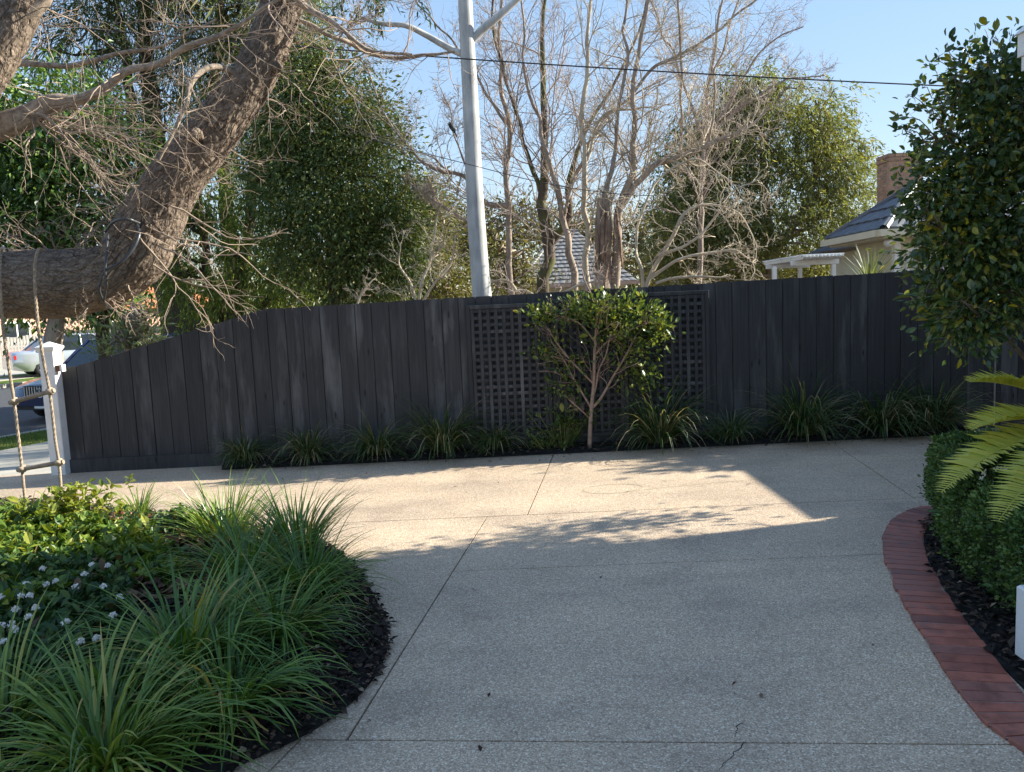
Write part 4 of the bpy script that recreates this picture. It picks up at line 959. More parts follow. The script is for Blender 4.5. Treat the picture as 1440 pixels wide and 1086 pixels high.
# cycad: whole plant stands just right of the frame, its fronds reach in
cy = thing('cycad', 'cycad palm with arching yellow green feather fronds above the hedge at right', 'cycad', (3.55, 4.45, 0))
hub = np.array([3.50, 4.40, .62]); m_ = MB(); tubes(m_, np.array([[3.55, 4.45, -.02], [3.54, 4.44, .25], [3.51, 4.41, .5], [3.50, 4.40, .64]]), np.array([.15, .16, .15, .07]), 14); wpart(m_, 'trunk', M_brown, cy)
def frond(tip, rise, seed):
    r_ = np.random.default_rng(seed); tip = np.array(tip); mid = (hub + tip) / 2 + np.array([0, 0, rise]); t = np.linspace(0, 1, 90)[:, None]
    P = (1 - t) ** 2 * hub + 2 * t * (1 - t) * (mid * 1.0) + t ** 2 * tip; T = unit(np.gradient(P, axis=0)); Sd = unit(np.cross(T, [0, 0, 1.])); Nn = np.cross(Sd, T)
    m_ = MB(); tubes(m_, P, np.linspace(.011, .0025, 90), 6)
    lv = np.array([[-.05, 0, 0], [.05, 0, 0], [.065, .5, .02], [0, 1, -.10], [-.065, .5, .02]]); lf = np.array([[0, 1, 2], [0, 2, 4], [4, 2, 3]])
    q = np.arange(10, 90); L = .205 * np.sin(np.clip((q - 4) / 86, 0, 1) * math.pi) ** .45 * (1 - .25 * (q / 90) ** 3)
    for s in (-1, 1):
        d = Sd[q] * s * .86 + T[q] * .55 + Nn[q] * .42 + r_.normal(size=(len(q), 3)) * .06
        scatter(m_, lv, lf, P[q], d, Nn[q] - Sd[q] * s * .5, L * (1 + .08 * r_.normal(size=len(q))))
    wpart(m_, 'frond', L_cycad, cy)
for k, (x, y, Y, rise) in enumerate(((1364, 537, 4.45, .22), (1366, 604, 4.15, .22), (1324, 692, 3.95, .36), (1404, 733, 3.55, .30))): frond(at(x, y, Y), rise, k)
for k, (dx, dy, z) in enumerate(((.9, -.3, .6), (.5, .8, .7), (1.0, .4, .7), (.2, 1.0, .9), (.6, -.8, .5))): frond(hub + [dx, dy, z - .4], .3, 20 + k)

# camellia
rng = np.random.default_rng(81)
cam_t = thing('camellia', 'tall glossy dark leaved shrub with a few yellow leaves overhanging the fence at right', 'shrub', (4.05, 5.45, 0))
YC = 5.45
m_ = MB(); sk = []
for (x, y, X) in ((1480, 60, .1), (1390, 90, -.2), (1330, 190, .0), (1310, 300, -.15), (1350, 420, -.3), (1430, 330, -.3), (1400, 230, .2), (1560, 120, .2), (1600, 280, 0), (1520, 420, -.2), (1450, 160, -.35), (1370, 350, .25)):
    tip = at(x, y, YC + X); b = np.array([4.05, 5.45, 0.0]); S = spline([np.r_[b, .035], np.r_[b + (tip - b) * [.1, .1, .35], .028], np.r_[b + (tip - b) * [.45, .45, .7], .017], np.r_[tip, .005]], 16)
    tubes(m_, S[:, :3], S[:, 3], 7); sk.append((S[:, :3], S[:, 3]))
    twiggery(rng, m_, S[None, 4:, :3], S[None, 4:, 3], [dict(c=12, n=6, wig=.25, lr=(.14, .3), rr=.5, rmax=.009, rmin=.0025, t0=.1), dict(c=4, n=4, wig=.3, lr=(.3, .6), rr=.6, rmin=.002)])
wpart(m_, 'trunk', plain('camellia_bark', (.17, .12, .08), .8, vary=.3, sc=15), cam_t, True)
def cl(x, y, rx, ry, d, o=0): return lobe(x, y, rx, ry, YC + o, d)
lob = [cl(1405, 165, 66, 70, .45), cl(1365, 250, 56, 80, .45), cl(1352, 345, 56, 70, .45), cl(1430, 300, 85, 110, .5), cl(1400, 425, 60, 42, .35, -.15), cl(1480, 150, 80, 75, .5), cl(1550, 280, 110, 140, .55), cl(1358, 450, 34, 34, .25, -.15), cl(1312, 270, 22, 48, .25), cl(1385, 112, 40, 34, .3), cl(1325, 400, 24, 34, .2)]
C, O_ = lobes_pts(rng, lob, 760, .35)
C2, O2 = lobes_pts(rng, [(4.05, 6.18, 1.5, .42, .20, .26), (4.5, 6.25, 1.95, .5, .18, .3), (3.75, 6.05, 1.75, .3, .16, .25)], 34, .1); C = np.vstack([C, C2]); O_ = np.vstack([O_, O2])
pos = []; 
cm_ = MB(); cloud(rng, cm_, C, O_, 24, .085, .058, LF, droop=.25, var=.2, up=.5)
# loose tip shoots against the sky
shoot = [(1385, 38), (1365, 55), (1335, 62), (1318, 78), (1302, 90), (1290, 118), (1278, 135), (1270, 165), (1265, 190), (1275, 178), (1340, 95), (1352, 68), (1405, 55), (1420, 44), (1298, 200), (1262, 182), (1300, 150), (1290, 380), (1300, 412), (1292, 425), (1330, 490), (1345, 495), (1360, 480)]
Cs = np.array([at(x, y, YC + rng.normal() * .15) for x, y in shoot]); m_ = MB()
inn_ = np.array([at(x + (1400 - x) * .35, y + (270 - y) * .3, YC) for x, y in shoot])
S = np.stack([inn_ * (1 - t) + Cs * t + np.array([0, 0, .05]) * math.sin(t * 3.14) for t in np.linspace(0, 1, 8)], 1) + rng.normal(size=(len(Cs), 8, 3)) * .012
M_shoot = plain('camellia_shoot_bark', (.17, .12, .08), .8)
for q in range(len(Cs)): m_ = MB(); tubes(m_, S[q], np.linspace(.005, .0018, 8), 4); wpart(m_, 'shoot', M_shoot, cam_t, True)
cloud(rng, cm_, S[:, 5:].reshape(-1, 3), np.repeat(unit(Cs - inn_), 3, 0), 3, .03, .055, LF, droop=0.0, var=.2)
# leaves nearest to the camera are single objects, the rest is one mass
V = np.concatenate(cm_.v).reshape(-1, 9, 3); uv = V.mean(1) - EYE
dep = uv @ FW; sx = 720 + F_PX * (uv @ RT) / dep; sy = 543 - F_PX * (uv @ UP) / dep
vis = (sx < 1436) & (sy > 5); order = np.argsort(np.where(vis, dep, 99)); pick = order[:300]; rest = np.setdiff1d(np.arange(len(V)), pick)
lf_mb = MB(); v_, f_ = LF; lf_mb.add(v_, f_); leaf_me = lf_mb.mesh('leaf', leafmat('camellia_single_leaf', [(0, (.03, .058, .018)), (1, (.03, .058, .018))], .25, .24, .6))
t_ = leaf_me.materials[0].node_tree; rp_ = [q for q in t_.nodes if q.type == 'VALTORGB'][0]; oi_ = t_.nodes.new('ShaderNodeObjectInfo'); t_.links.new(oi_.outputs['Random'], rp_.inputs[0])
for e, (p_, c_) in zip((rp_.color_ramp.elements[0], rp_.color_ramp.elements[1]), ((0, (.026, .054, .02, 1)), (.88, (.085, .13, .034, 1)))): e.position = p_; e.color = c_
e = rp_.color_ramp.elements.new(1.0); e.color = (.44, .38, .03, 1)
off = Vector(cam_t.location)
for q in pick:
    b = V[q]; y = b[4] - b[0]; x = b[2] - b[6]; s = np.linalg.norm(y); 
    yu = y / s; xu = x / np.linalg.norm(x); xu = unit(xu - yu * (xu @ yu)); zu = np.cross(xu, yu)
    o = link('leaf', leaf_me, cam_t); o.matrix_local = Matrix(((xu[0] * s, yu[0] * s, zu[0] * s, b[0][0] - off.x), (xu[1] * s, yu[1] * s, zu[1] * s, b[0][1] - off.y), (xu[2] * s, yu[2] * s, zu[2] * s, b[0][2] - off.z), (0, 0, 0, 1)))
m_ = MB(); V2 = V[rest].reshape(-1, 3); k = np.arange(len(rest))[:, None, None] * 9 + LF[1][None]; m_.add(V2, k.reshape(-1, 3)); o = wpart(m_, 'foliage', L_cam, cam_t); o['kind'] = 'stuff'

# white plinth at the lower right corner
pa = at(1428, 822, 3.10); X0 = pa[0]; Zt = pa[2]
pl = thing('porch_plinth', 'white painted square plinth at the edge of the hedge bed, lower right', 'plinth', (X0 + .11, 2.96, 0))
m_ = cbox(X0, X0 + .24, 2.86, 3.10, .045, Zt, .008); wpart(m_, 'block', M_white, pl)
m_ = cbox(X0 + .03, X0 + .21, 2.90, 3.06, -.01, .043, .008); wpart(m_, 'foot', M_white, pl)
m_ = cbox(X0 + .025, X0 + .215, 2.885, 3.065, Zt + .001, Zt + .012, .004); wpart(m_, 'cap', M_white, pl)

# ================================================================== TREES BEYOND THE FENCE
def wig_limb(rng, c, Y, n, amp=.04):
    P, r = limb(c, Y, n); P = P + (np.stack([vnoise(P * 3 + k * 7, 5 + k) for k in range(3)], -1) - .5) * amp; return P, r
rng = np.random.default_rng(91)
YG = 10.6
gum = thing('gum_tree', 'tall smooth pale grey gum trunk rising just behind the fence', 'tree', at(690, 640, YG))
m_ = MB()
P, r = limb([(694, 660, 32), (684, 480, 29), (678, 418, 27), (671, 330, 25), (667, 260, 23.5), (662, 150, 22), (657, 60, 20), (654, 0, 19), (650, -80, 17), (640, -220, 12)], YG, 80)
r = r * (1 + .05 * (vnoise(P * 4, 2) - .5)); tubes(m_, P, r, 20)
P2, r2 = limb([(661, 62, 8), (676, 44, 11), (700, 24, 10), (727, 0, 8.5), (770, -40, 7), (830, -120, 4)], YG, 24); tubes(m_, P2, r2, 10)
P3, r3 = limb([(654, 78, 9, .05), (632, 68, 9, .1), (600, 50, 8, .1), (570, 36, 7, 0), (540, 34, 6, 0), (505, 25, 4, 0)], YG, 24); tubes(m_, P3, r3, 9)
wpart(m_, 'trunk', M_gum, gum, True)
m_ = MB(); C, O_ = lobes_pts(rng, [lobe(515, 10, 32, 30, YG, .3), lobe(500, -20, 40, 30, YG, .4), lobe(590, 5, 10, 16, YG, .1)], 46, .2)
strands(rng, m_, C, O_, 14, .26, .10, leaf_quad(.2, .02)); wpart(m_, 'foliage', L_gumleaf, gum)

def leafy(name, label, Y, lobes, trunks, leafm, barkm, nclump, per, spread, size, shape, mode='cloud', seed=0, group='leafy trees beyond the fence', branches=8, hang=1.0, droop=.3, length=.6, shell=.5, cat='tree'):
    r_ = np.random.default_rng(seed)
    b = at(trunks[0][0][0], trunks[0][0][1], Y); root = thing(name, label, cat, (b[0], Y, -.1), group)
    m_ = MB(); L = [lobe(*l[:4], Y + (l[4] if len(l) > 4 else 0), l[5] if len(l) > 5 else None) for l in lobes]
    for tcs in trunks:
        P, rr = wig_limb(r_, tcs, Y, 20, .12); tubes(m_, P, rr, 9)
    tops = np.array([limb(t, Y, 20)[0] for t in trunks]).reshape(-1, 3)
    C, O_ = lobes_pts(r_, L, nclump, shell)
    # limbs that carry the crown
    pick = C[r_.choice(len(C), min(len(C), branches * len(L)), replace=False)]
    src = np.array([tops[np.argmin(np.linalg.norm((tops - p) * [1, 1, .6], axis=1) + (tops[:, 2] > p[2]) * 3)] for p in pick])
    t = np.linspace(0, 1, 8)[None, :, None]; S = src[:, None] * (1 - t) + pick[:, None] * t; S[..., 2] += np.sin(t[..., 0] * 3.14) * .2
    S[:, 1:-1] += r_.normal(size=S[:, 1:-1].shape) * .07
    tubes(m_, S, np.linspace(.045, .012, 8)[None] * (Y / 16) * np.ones((len(S), 1)), 5)
    wpart(m_, 'trunk', barkm, root, True)
    m2 = MB()
    if mode == 'cloud': cloud(r_, m2, C, O_, per, spread, size, shape, droop=droop)
    else: strands(r_, m2, C, O_, per, length, size, shape, hang)
    wpart(m2, 'crown', leafm, root); return root
LQn = leaf_quad(.10, .01); LQm = leaf_quad(.30, .04); LQw = leaf_quad(.5, .06)
leafy('sheoak_tree', 'tall dark feathery tree behind the big leaning limb', 19, [(290, 70, 110, 95), (200, -30, 110, 100), (345, -60, 105, 110), (240, 160, 60, 80), (330, 170, 60, 70), (120, 40, 60, 90), (260, -150, 160, 90), (385, 40, 55, 70)],
      [[(262, 480, 60), (240, 400, 46), (225, 300, 34), (215, 180, 26), (205, 60, 18), (200, -80, 10)], [(270, 480, 46), (310, 430, 34), (330, 380, 26), (318, 280, 20), (300, 150, 15), (310, 0, 9)], [(225, 300, 20), (190, 190, 15), (178, 90, 11), (160, -20, 7)]],
      L_she, M_dark, 900, 36, .3, .30, leaf_quad(.075, .01), 'strands', 1, length=1.1, hang=.8, shell=.2)
leafy('weeping_tree', 'mid green weeping tree in the gap between the leaning limb and the dark evergreen', 16, [(300, 335, 90, 95), (385, 300, 55, 120), (260, 260, 70, 80), (340, 390, 95, 50), (420, 395, 60, 45), (400, 210, 45, 60)],
      [[(330, 470, 26), (335, 420, 22), (350, 330, 15), (360, 230, 8)], [(310, 470, 18), (300, 410, 15), (285, 330, 9)], [(350, 465, 12), (380, 410, 9), (400, 330, 6)]],
      L_weep, M_dark, 1000, 28, .2, .11, leaf_quad(.2, .02), 'strands', 2, length=.65, hang=1.1, shell=.45)
leafy('broadleaf_tree', 'broad leaved green tree at the far left behind the bare twigs', 13.5, [(70, 190, 95, 90), (110, 280, 85, 70), (10, 280, 80, 80), (150, 200, 45, 60), (-60, 200, 90, 110), (40, 330, 100, 40), (60, 430, 60, 22)],
      [[(75, 500, 22), (78, 440, 20), (80, 350, 16), (70, 220, 9)]], L_broad, M_brown, 800, 40, .27, .098, leaf_quad(.42, .06), 'cloud', 3, droop=.5)
leafy('evergreen_tree', 'dense dark evergreen tree left of the pale gum trunk', 14.5, [(465, 165, 82, 82), (440, 260, 85, 100), (520, 255, 66, 105), (480, 350, 108, 78), (400, 190, 45, 70), (425, 105, 40, 40), (530, 350, 58, 80), (560, 330, 30, 70), (430, 60, 36, 40)],
      [[(470, 470, 24), (470, 400, 20), (465, 250, 13), (455, 120, 6)]], L_cyp, M_dark, 2000, 46, .23, .064, leaf_quad(.42, .05), 'cloud', 4, droop=.55, shell=.55)
leafy('scrub_tree', 'olive scrubby tree between the dark evergreen and the pale gum trunk', 20, [(610, 345, 42, 75), (575, 395, 55, 45), (640, 400, 40, 30), (600, 270, 24, 36), (520, 405, 60, 28)],
      [[(600, 450, 10), (602, 390, 8), (606, 320, 5), (604, 270, 3)]], L_olive, M_brown, 800, 18, .22, .09, LQm, 'cloud', 5, shell=.25, branches=14)
leafy('scrub_tree', 'low olive bush just right of the pale gum trunk', 17, [(720, 395, 40, 22), (700, 360, 22, 40), (745, 385, 26, 30)],
      [[(715, 450, 8), (715, 400, 6), (718, 370, 4)]], L_olive, M_brown, 150, 16, .18, .09, LQm, 'cloud', 6, shell=.25)
for k, (lab, Y, lb, tr) in enumerate((('brownish distant tree seen between the gum trunk and the bare trunks', 46, [(690, 335, 60, 42), (735, 312, 44, 30), (650, 350, 50, 40)], (700, 440)),
                                      ('brownish distant tree behind the tiled roof in the middle', 52, [(790, 315, 55, 34), (840, 340, 50, 40), (800, 345, 60, 40)], (800, 440)),
                                      ('pale distant tree low behind the dark evergreen', 44, [(600, 300, 40, 50), (570, 350, 50, 50)], (590, 440)),
                                      ('distant tree behind the tangle of grey twigs', 48, [(900, 350, 60, 50), (960, 360, 70, 60), (930, 310, 50, 40)], (930, 440)))):
    leafy('distant_tree', lab, Y, lb, [[(tr[0], tr[1], 7), (tr[0], tr[1] - 60, 5), (lb[0][0], lb[0][1], 3)]], L_far, M_brown, 330, 20, .55, .27, LQm, 'cloud', 10 + k, group='distant trees', shell=.35)
leafy('yellow_green_tree', 'airy yellow green tree behind the bare twigs left of the tiled house', 25, [(1080, 190, 80, 75), (1150, 225, 62, 62), (1010, 240, 70, 100), (1115, 310, 95, 66), (1185, 280, 44, 66), (1020, 335, 90, 56), (1060, 130, 48, 46), (1200, 225, 26, 36), (1150, 160, 40, 50), (985, 215, 60, 60), (1030, 160, 60, 56), (965, 300, 50, 70)],
      [[(1090, 450, 18), (1085, 370, 15), (1075, 270, 11), (1070, 160, 6)], [(1085, 370, 10), (1130, 290, 7), (1155, 220, 4)], [(1085, 380, 10), (1030, 310, 7), (1000, 230, 4)]],
      L_yel, M_brown, 4300, 22, .3, .125, leaf_quad(.24, .03), 'strands', 15, length=.85, hang=.75, shell=.3, branches=12)
leafy('yellow_green_tree', 'dull olive tree low behind the white pergola', 27, [(1000, 380, 80, 40), (1090, 385, 70, 34), (1160, 370, 50, 34), (960, 330, 50, 60)],
      [[(1050, 440, 10), (1050, 390, 7), (1055, 360, 4)]], L_olive, M_brown, 900, 20, .3, .13, leaf_quad(.26, .03), 'strands', 16, length=.6, hang=.6, shell=.3)
leafy('grey_green_shrub', 'pale grey green shrub showing over the sloping end of the fence', 10.4, [(178, 480, 28, 20), (200, 465, 24, 20), (160, 492, 24, 10), (210, 490, 20, 20)],
      [[(185, 560, 5), (185, 500, 4), (188, 470, 3)]], L_grey, M_brown, 130, 14, .11, .07, leaf_quad(.26, .02), 'cloud', 17, group=None, droop=-.6, cat='shrub', shell=.2)
leafy('street_tree', 'brown street tree trunk beside the silver car beneath the limb', 25, [(80, 400, 90, 40), (150, 420, 60, 26), (40, 420, 60, 26)], [[(80, 535, 21), (79, 480, 19), (78, 440, 20), (76, 390, 12)]], L_broad, M_brown, 150, 20, .35, .16, LQw, 'cloud', 18, group='street trees')
leafy('street_tree', 'dark thin street tree trunk standing before the silver car roof', 15.5, [(150, 425, 30, 22), (135, 440, 24, 14)], [[(150, 600, 19), (147, 520, 18), (145, 460, 17), (148, 410, 12), (150, 330, 7)]], L_weep, M_dark, 36, 14, .18, .13, LQm, 'cloud', 19, group='street trees', droop=.7)
# far wooded edge so the land does not end at the ground sheet
rng = np.random.default_rng(95); m_ = MB(); n = 2600; X = rng.uniform(-110, 110, n); C = np.c_[X, rng.uniform(70, 84, n), rng.random(n) ** .8 * (3.2 + 3.6 * vnoise(np.c_[X * .11, X * 0, X * 0], 3))]
C[:, 0] *= 1; cloud(rng, m_, C, np.tile([0, -.3, .5], (n, 1)), 14, .9, .55, leaf_quad(.6, .1)); tag(m_.build('distant_woodland', L_far), kind='stuff')

# ---------------------------------------------------------------- bare deciduous trees
def bare(label, Y, leaders, barkm, twigm, seed, c1=12, c2=7, c3=5, L1=(.22, .42), lmax=2.2, up=.10, wig=.2, name='bare_deciduous_tree', t0=.12, rmin=.0032, group='bare trees behind the fence', fine=True):
    r_ = np.random.default_rng(seed); b = at(*leaders[0][0][:2], Y); root = thing(name, label, 'tree', (b[0], Y, -.1), group)
    mt, mw = MB(), MB()
    for c in leaders:
        P, rr = wig_limb(r_, c, Y, 26, .14); rr = rr * .72; tubes(mt, P, rr, 9)
        plan = [dict(c=c1, n=8, wig=wig, lr=L1, rr=.33, t0=t0, rmax=.014, rmin=rmin * 1.7, trop=(0, 0, up), k=5, ang=(.35, 1.05), lmax=lmax),
                dict(c=c2, n=7, wig=wig * 1.25, lr=(.3, .62), rr=.6, t0=.15, rmin=rmin * 1.15, trop=(0, 0, up * .8), k=4, ang=(.4, 1.1))]
        if fine: plan.append(dict(c=c3, n=5, wig=wig * 1.6, lr=(.3, .7), rr=.65, t0=.15, rmin=rmin * .8, trop=(0, 0, up * .8), k=3, ang=(.5, 1.2)))
        twiggery(r_, mw, P[None], rr[None], plan)
    wpart(mt, 'trunk', barkm, root, True); wpart(mw, 'twigs', twigm, root, True); return root
bare('bare tree with a dark mossy trunk in the middle above the left lattice', 13.5,
     [[(762, 440, 26), (768, 390, 24), (772, 350, 22), (765, 300, 20), (768, 230, 15), (766, 150, 12), (762, 60, 9), (772, -40, 6), (770, -140, 3)],
      [(770, 355, 16), (792, 320, 15), (803, 290, 13), (800, 255, 10), (820, 190, 8), (860, 130, 6), (900, 40, 4), (930, -60, 2)],
      [(766, 280, 10), (745, 220, 8), (722, 150, 6), (700, 60, 5), (690, -60, 3)]], M_moss, M_twig2, 101, c1=15, c2=8, c3=6)
bare('slim leaning bare trunk of olive bark right of the dark mossy trunk', 13.0,
     [[(812, 440, 15), (806, 380, 14), (795, 330, 12), (784, 270, 10), (768, 200, 8), (745, 130, 6), (735, 40, 4), (730, -60, 3)],
      [(790, 310, 8), (806, 250, 6), (835, 190, 5), (880, 140, 4), (930, 110, 2)]], M_brown, M_twig2, 102, c1=16, c2=8, c3=6)
bare('reddish slim bare tree between the gum trunk and the mossy trunk', 13.8,
     [[(722, 440, 13), (716, 350, 12), (712, 270, 11), (714, 200, 10), (706, 120, 8), (705, 30, 6), (700, -80, 3)],
      [(710, 290, 11), (680, 280, 10), (650, 250, 8), (610, 235, 7), (575, 215, 5), (550, 180, 4), (520, 110, 3), (490, 70, 2)],
      [(690, 345, 8), (660, 318, 7), (625, 290, 6), (595, 275, 4), (575, 255, 2)],
      [(668, 268, 5), (655, 235, 4), (646, 208, 3.2), (641, 192, 2.8), (634, 160, 2.2), (622, 120, 1.6)],
      [(707, 180, 6), (680, 120, 5), (640, 60, 4), (600, 20, 3), (560, -30, 2)]], M_brown, M_twig2, 103, c1=15, c2=8, c3=6, wig=.26)
bare('straight pale bare stem beside the thick stump', 12.4,
     [[(830, 440, 14), (827, 340, 12), (824, 240, 10), (822, 150, 9), (826, 60, 7), (836, -60, 4)], [(824, 230, 6), (845, 165, 5), (880, 150, 4), (930, 160, 2)]], M_twig3, M_twig3, 104, c1=11, c2=6, c3=4, L1=(.15, .32))
stump = bare('thick pollarded bare stump with many pale upright shoots', 12.2,
     [[(850, 440, 34), (850, 380, 32), (850, 320, 30), (852, 284, 30)],
      [(866, 420, 20), (868, 360, 18), (870, 300, 16), (888, 250, 13), (893, 200, 11), (890, 120, 9), (905, 40, 7), (920, -60, 5)],
      [(875, 290, 13), (900, 255, 12), (945, 222, 11), (1000, 205, 9), (1040, 190, 6), (1080, 150, 4)],
      [(852, 285, 11), (860, 240, 9), (866, 170, 7), (880, 90, 6), (876, -40, 4)],
      [(955, 222, 6), (957, 150, 5), (953, 60, 5), (958, -60, 3)],
      [(1000, 205, 5), (1004, 130, 4.5), (1018, 60, 4), (1040, 0, 3), (1050, -60, 2)],
      [(890, 130, 6), (930, 90, 6), (980, 60, 5), (1040, 20, 4), (1100, -30, 2)]], M_brown, M_twig3, 105, c1=16, c2=8, c3=6, L1=(.2, .42), up=.06)
# broken pale wood on top of the stump
r_ = np.random.default_rng(9); m_ = MB(); S0 = at(855, 300, 12.1)
for k in range(6):
    a = at(840 + k * 5 + r_.normal() * 2, 296 + r_.normal() * 12, 12.04 + .04 * r_.random()); b = a - np.array([r_.normal() * .05, 0, .3 + .9 * r_.random()]); tubes(m_, np.linspace(a, b, 6) + r_.normal(size=(6, 3)) * .008, np.array([.004, .014, .022, .026, .02, .006]) * (1 + .4 * r_.random()), 6)
wpart(m_, 'split_bark', plain('split_reddish_wood', (.20, .125, .085), .85, vary=.5, sc=14), stump)
bare('fine purple twigged bare tree reaching up against the sky right of the pale shoots', 15.5,
     [[(985, 440, 12), (985, 300, 10), (990, 200, 8), (1000, 100, 6), (1015, 0, 4), (1020, -60, 2)],
      [(988, 230, 7), (1010, 180, 6), (1045, 110, 4), (1085, 60, 3), (1130, 40, 2)],
      [(990, 200, 6), (960, 120, 5), (930, 40, 4), (900, -40, 3)],
      [(1005, 190, 6), (1045, 150, 4.5), (1100, 115, 3), (1160, 105, 2)]], M_brown, M_twig2, 106, c1=15, c2=8, c3=6, L1=(.2, .4))
# tangled shrubs that lean over the neighbour's side
for k, (lab, Y, ld) in enumerate((('tangle of pale bare twigs arching over the fence right of the stump', 11.3, [[(905, 440, 10), (915, 395, 9), (935, 350, 8), (960, 305, 7), (1000, 290, 5), (1045, 310, 3), (1065, 350, 2)], [(915, 395, 7), (960, 365, 6), (1010, 350, 5), (1050, 370, 3)], [(910, 410, 7), (900, 350, 6), (905, 290, 5), (935, 240, 4), (980, 225, 3), (1030, 260, 2)], [(930, 360, 6), (985, 330, 5), (1040, 270, 3), (1070, 240, 2)], [(925, 400, 6), (975, 390, 5), (1020, 390, 3)]]),
                                  ('low tangle of grey twigs at the foot of the mossy trunk', 11.2, [[(740, 430, 7), (720, 405, 6), (700, 395, 4), (672, 400, 3)], [(760, 425, 6), (740, 410, 5), (715, 412, 3)], [(770, 430, 6), (810, 402, 5), (840, 398, 3)]]),
                                  ('spiky bare bush behind the fence left of the pale gum trunk', 12.6, [[(590, 440, 6), (600, 380, 5), (612, 330, 4), (620, 290, 2)], [(590, 430, 5), (570, 385, 4), (560, 340, 2)], [(600, 420, 5), (630, 370, 4), (645, 330, 2)], [(500, 440, 5), (505, 415, 4), (520, 395, 2)]]))):
    bare(lab, Y, ld, M_twig3 if k != 2 else M_olv if False else M_twig3, M_twig3 if k != 1 else M_twig2, 120 + k, c1=9, c2=5, c3=4, L1=(.35, .75), lmax=.9, up=-.02 if k == 0 else .03, wig=.32, name='bare_shrub', group='bare shrubs behind the fence')

# ================================================================== HOUSES
def tiled(mb, a, b, c, d, row=.32, lift=.028):
    """roof face a-b (eave, left to right), d-c (ridge): overlapping courses of tiles with rolled fronts"""
    a, b, c, d = (np.asarray(q, float) for q in (a, b, c, d)); H = np.linalg.norm((d + c) / 2 - (a + b) / 2); n = max(2, int(H / row)); nr = unit(np.cross(b - a, d - a)[None])[0]
    if nr[2] < 0: nr = -nr
    for i in range(n):
        t0, t1 = i / n, (i + 1) / n; l0, r0, l1, r1 = a + (d - a) * t0, b + (c - b) * t0, a + (d - a) * t1, b + (c - b) * t1
        nc = max(1, int(np.linalg.norm(r0 - l0) / .30)); u = np.linspace(0, 1, nc * 3 + 1)
        w_ = np.array([0, .016, .016])[np.arange(len(u)) % 3]
        lo = l0 + (r0 - l0) * u[:, None] + nr * (lift + w_)[:, None]; hi = l1 + (r1 - l1) * u[:, None] + nr * (w_ * .8)[:, None]; fr = l0 + (r0 - l0) * u[:, None]
        m = len(u); V = np.concatenate([fr, lo, hi]); mb.add(V, [[r * m + k, r * m + k + 1, (r + 1) * m + k + 1, (r + 1) * m + k] for r in (0, 1) for k in range(m - 1)])
def caps(mb, a, b, r=.07):
    a, b = np.asarray(a, float), np.asarray(b, float); n = max(2, int(np.linalg.norm(b - a) / .36))
    for i in range(n):
        p, q = a + (b - a) * i / n, a + (b - a) * (i + 1.08) / n; tubes(mb, np.array([p, q]), np.array([r * 1.15, r]), 8)
def window(root, x0, x1, z0, z1, y, nx=2, ny=1, fr=.05, shutter=False, face='y'):
    m_ = MB(); box(m_, x0, x1, y + .03, y + .05, z0, z1); 
    def add(mb, nm, mat, par):
        return wpart(mb, nm, mat, par)
    f = MB()
    for (a, b, c, d) in ((x0 - fr, x0, z0 - fr, z1 + fr), (x1, x1 + fr, z0 - fr, z1 + fr), (x0, x1, z1, z1 + fr), (x0, x1, z0 - fr, z0)): box(f, a, b, y - .03, y + .06, c, d)
    for k in range(1, nx): q = x0 + (x1 - x0) * k / nx; box(f, q - .02, q + .02, y - .01, y + .055, z0, z1)
    for k in range(1, ny): q = z0 + (z1 - z0) * k / ny; box(f, x0, x1, y - .008, y + .052, q - .015, q + .015)
    w_ = add(f, 'window', M_white, root); add(m_, 'pane', M_glass, w_)
    if shutter:
        s = MB(); n = int((z1 - z0) / .06)
        for k in range(n): obox(s, ((x0 + x1) / 2, y + .015, z0 + (k + .5) * (z1 - z0) / n), ((x1 - x0) / 2 - .01, 0, 0), (0, .022, .018), (0, -.003, .004))
        add(s, 'shutter_blades', M_shut, w_)
    return w_
# --- cream house with dark tiled hip roof at right
ec = at(1243, 322, 13.6); EX, EY, EZ = ec[0], 13.6, ec[2]
house = thing('tiled_house', 'cream house with dark grey tiled hip roof and orange brick chimney at right', 'house', (EX + 4, 17, -.1))
ap = at(1262, 270, 14.7); AZ = ap[2] + .12; D = 2.3
roof = MB(); A = (EX, EY, EZ); Bk = (EX - .05, EY + D, EZ); apx = (EX + 1.12, EY + D / 2, AZ); RE = (EX + 9, EY, EZ); RA = (EX + 9, EY + D / 2, AZ); RB = (EX + 9, EY + D, EZ)
tiled(roof, Bk, A, apx, apx); tiled(roof, A, RE, RA, apx); tiled(roof, RB, Bk, apx, RA)
caps(roof, A, apx); caps(roof, Bk, apx); caps(roof, apx, RA)
MX0, MX1, MY0, MY1 = EX + 2.1, EX + 12, EY + D + .1, EY + 9; MZ = EZ + .02; top = MZ + 2.2; r1, r2 = (MX0 + 3.4, (MY0 + MY1) / 2, top), (MX1 - 3.4, (MY0 + MY1) / 2, top)
tiled(roof, (MX0, MY1, MZ), (MX0, MY0, MZ), r1, r1); tiled(roof, (MX0, MY0, MZ), (MX1, MY0, MZ), r2, r1); tiled(roof, (MX1, MY1, MZ), (MX0, MY1, MZ), r1, r2); tiled(roof, (MX1, MY0, MZ), (MX1, MY1, MZ), r2, r2); caps(roof, r1, r2); caps(roof, (MX0, MY0, MZ), r1)
rf = wpart(roof, 'roof', M_roof, house)
m_ = MB(); gx = .11
for (x0, x1, y0, y1) in ((EX - gx, EX + 9, EY - gx, EY + .01), (EX - gx - .05, EX + .01, EY + .01, EY + D + .05)): box(m_, x0, x1, y0, y1, EZ - .13, EZ - .012)
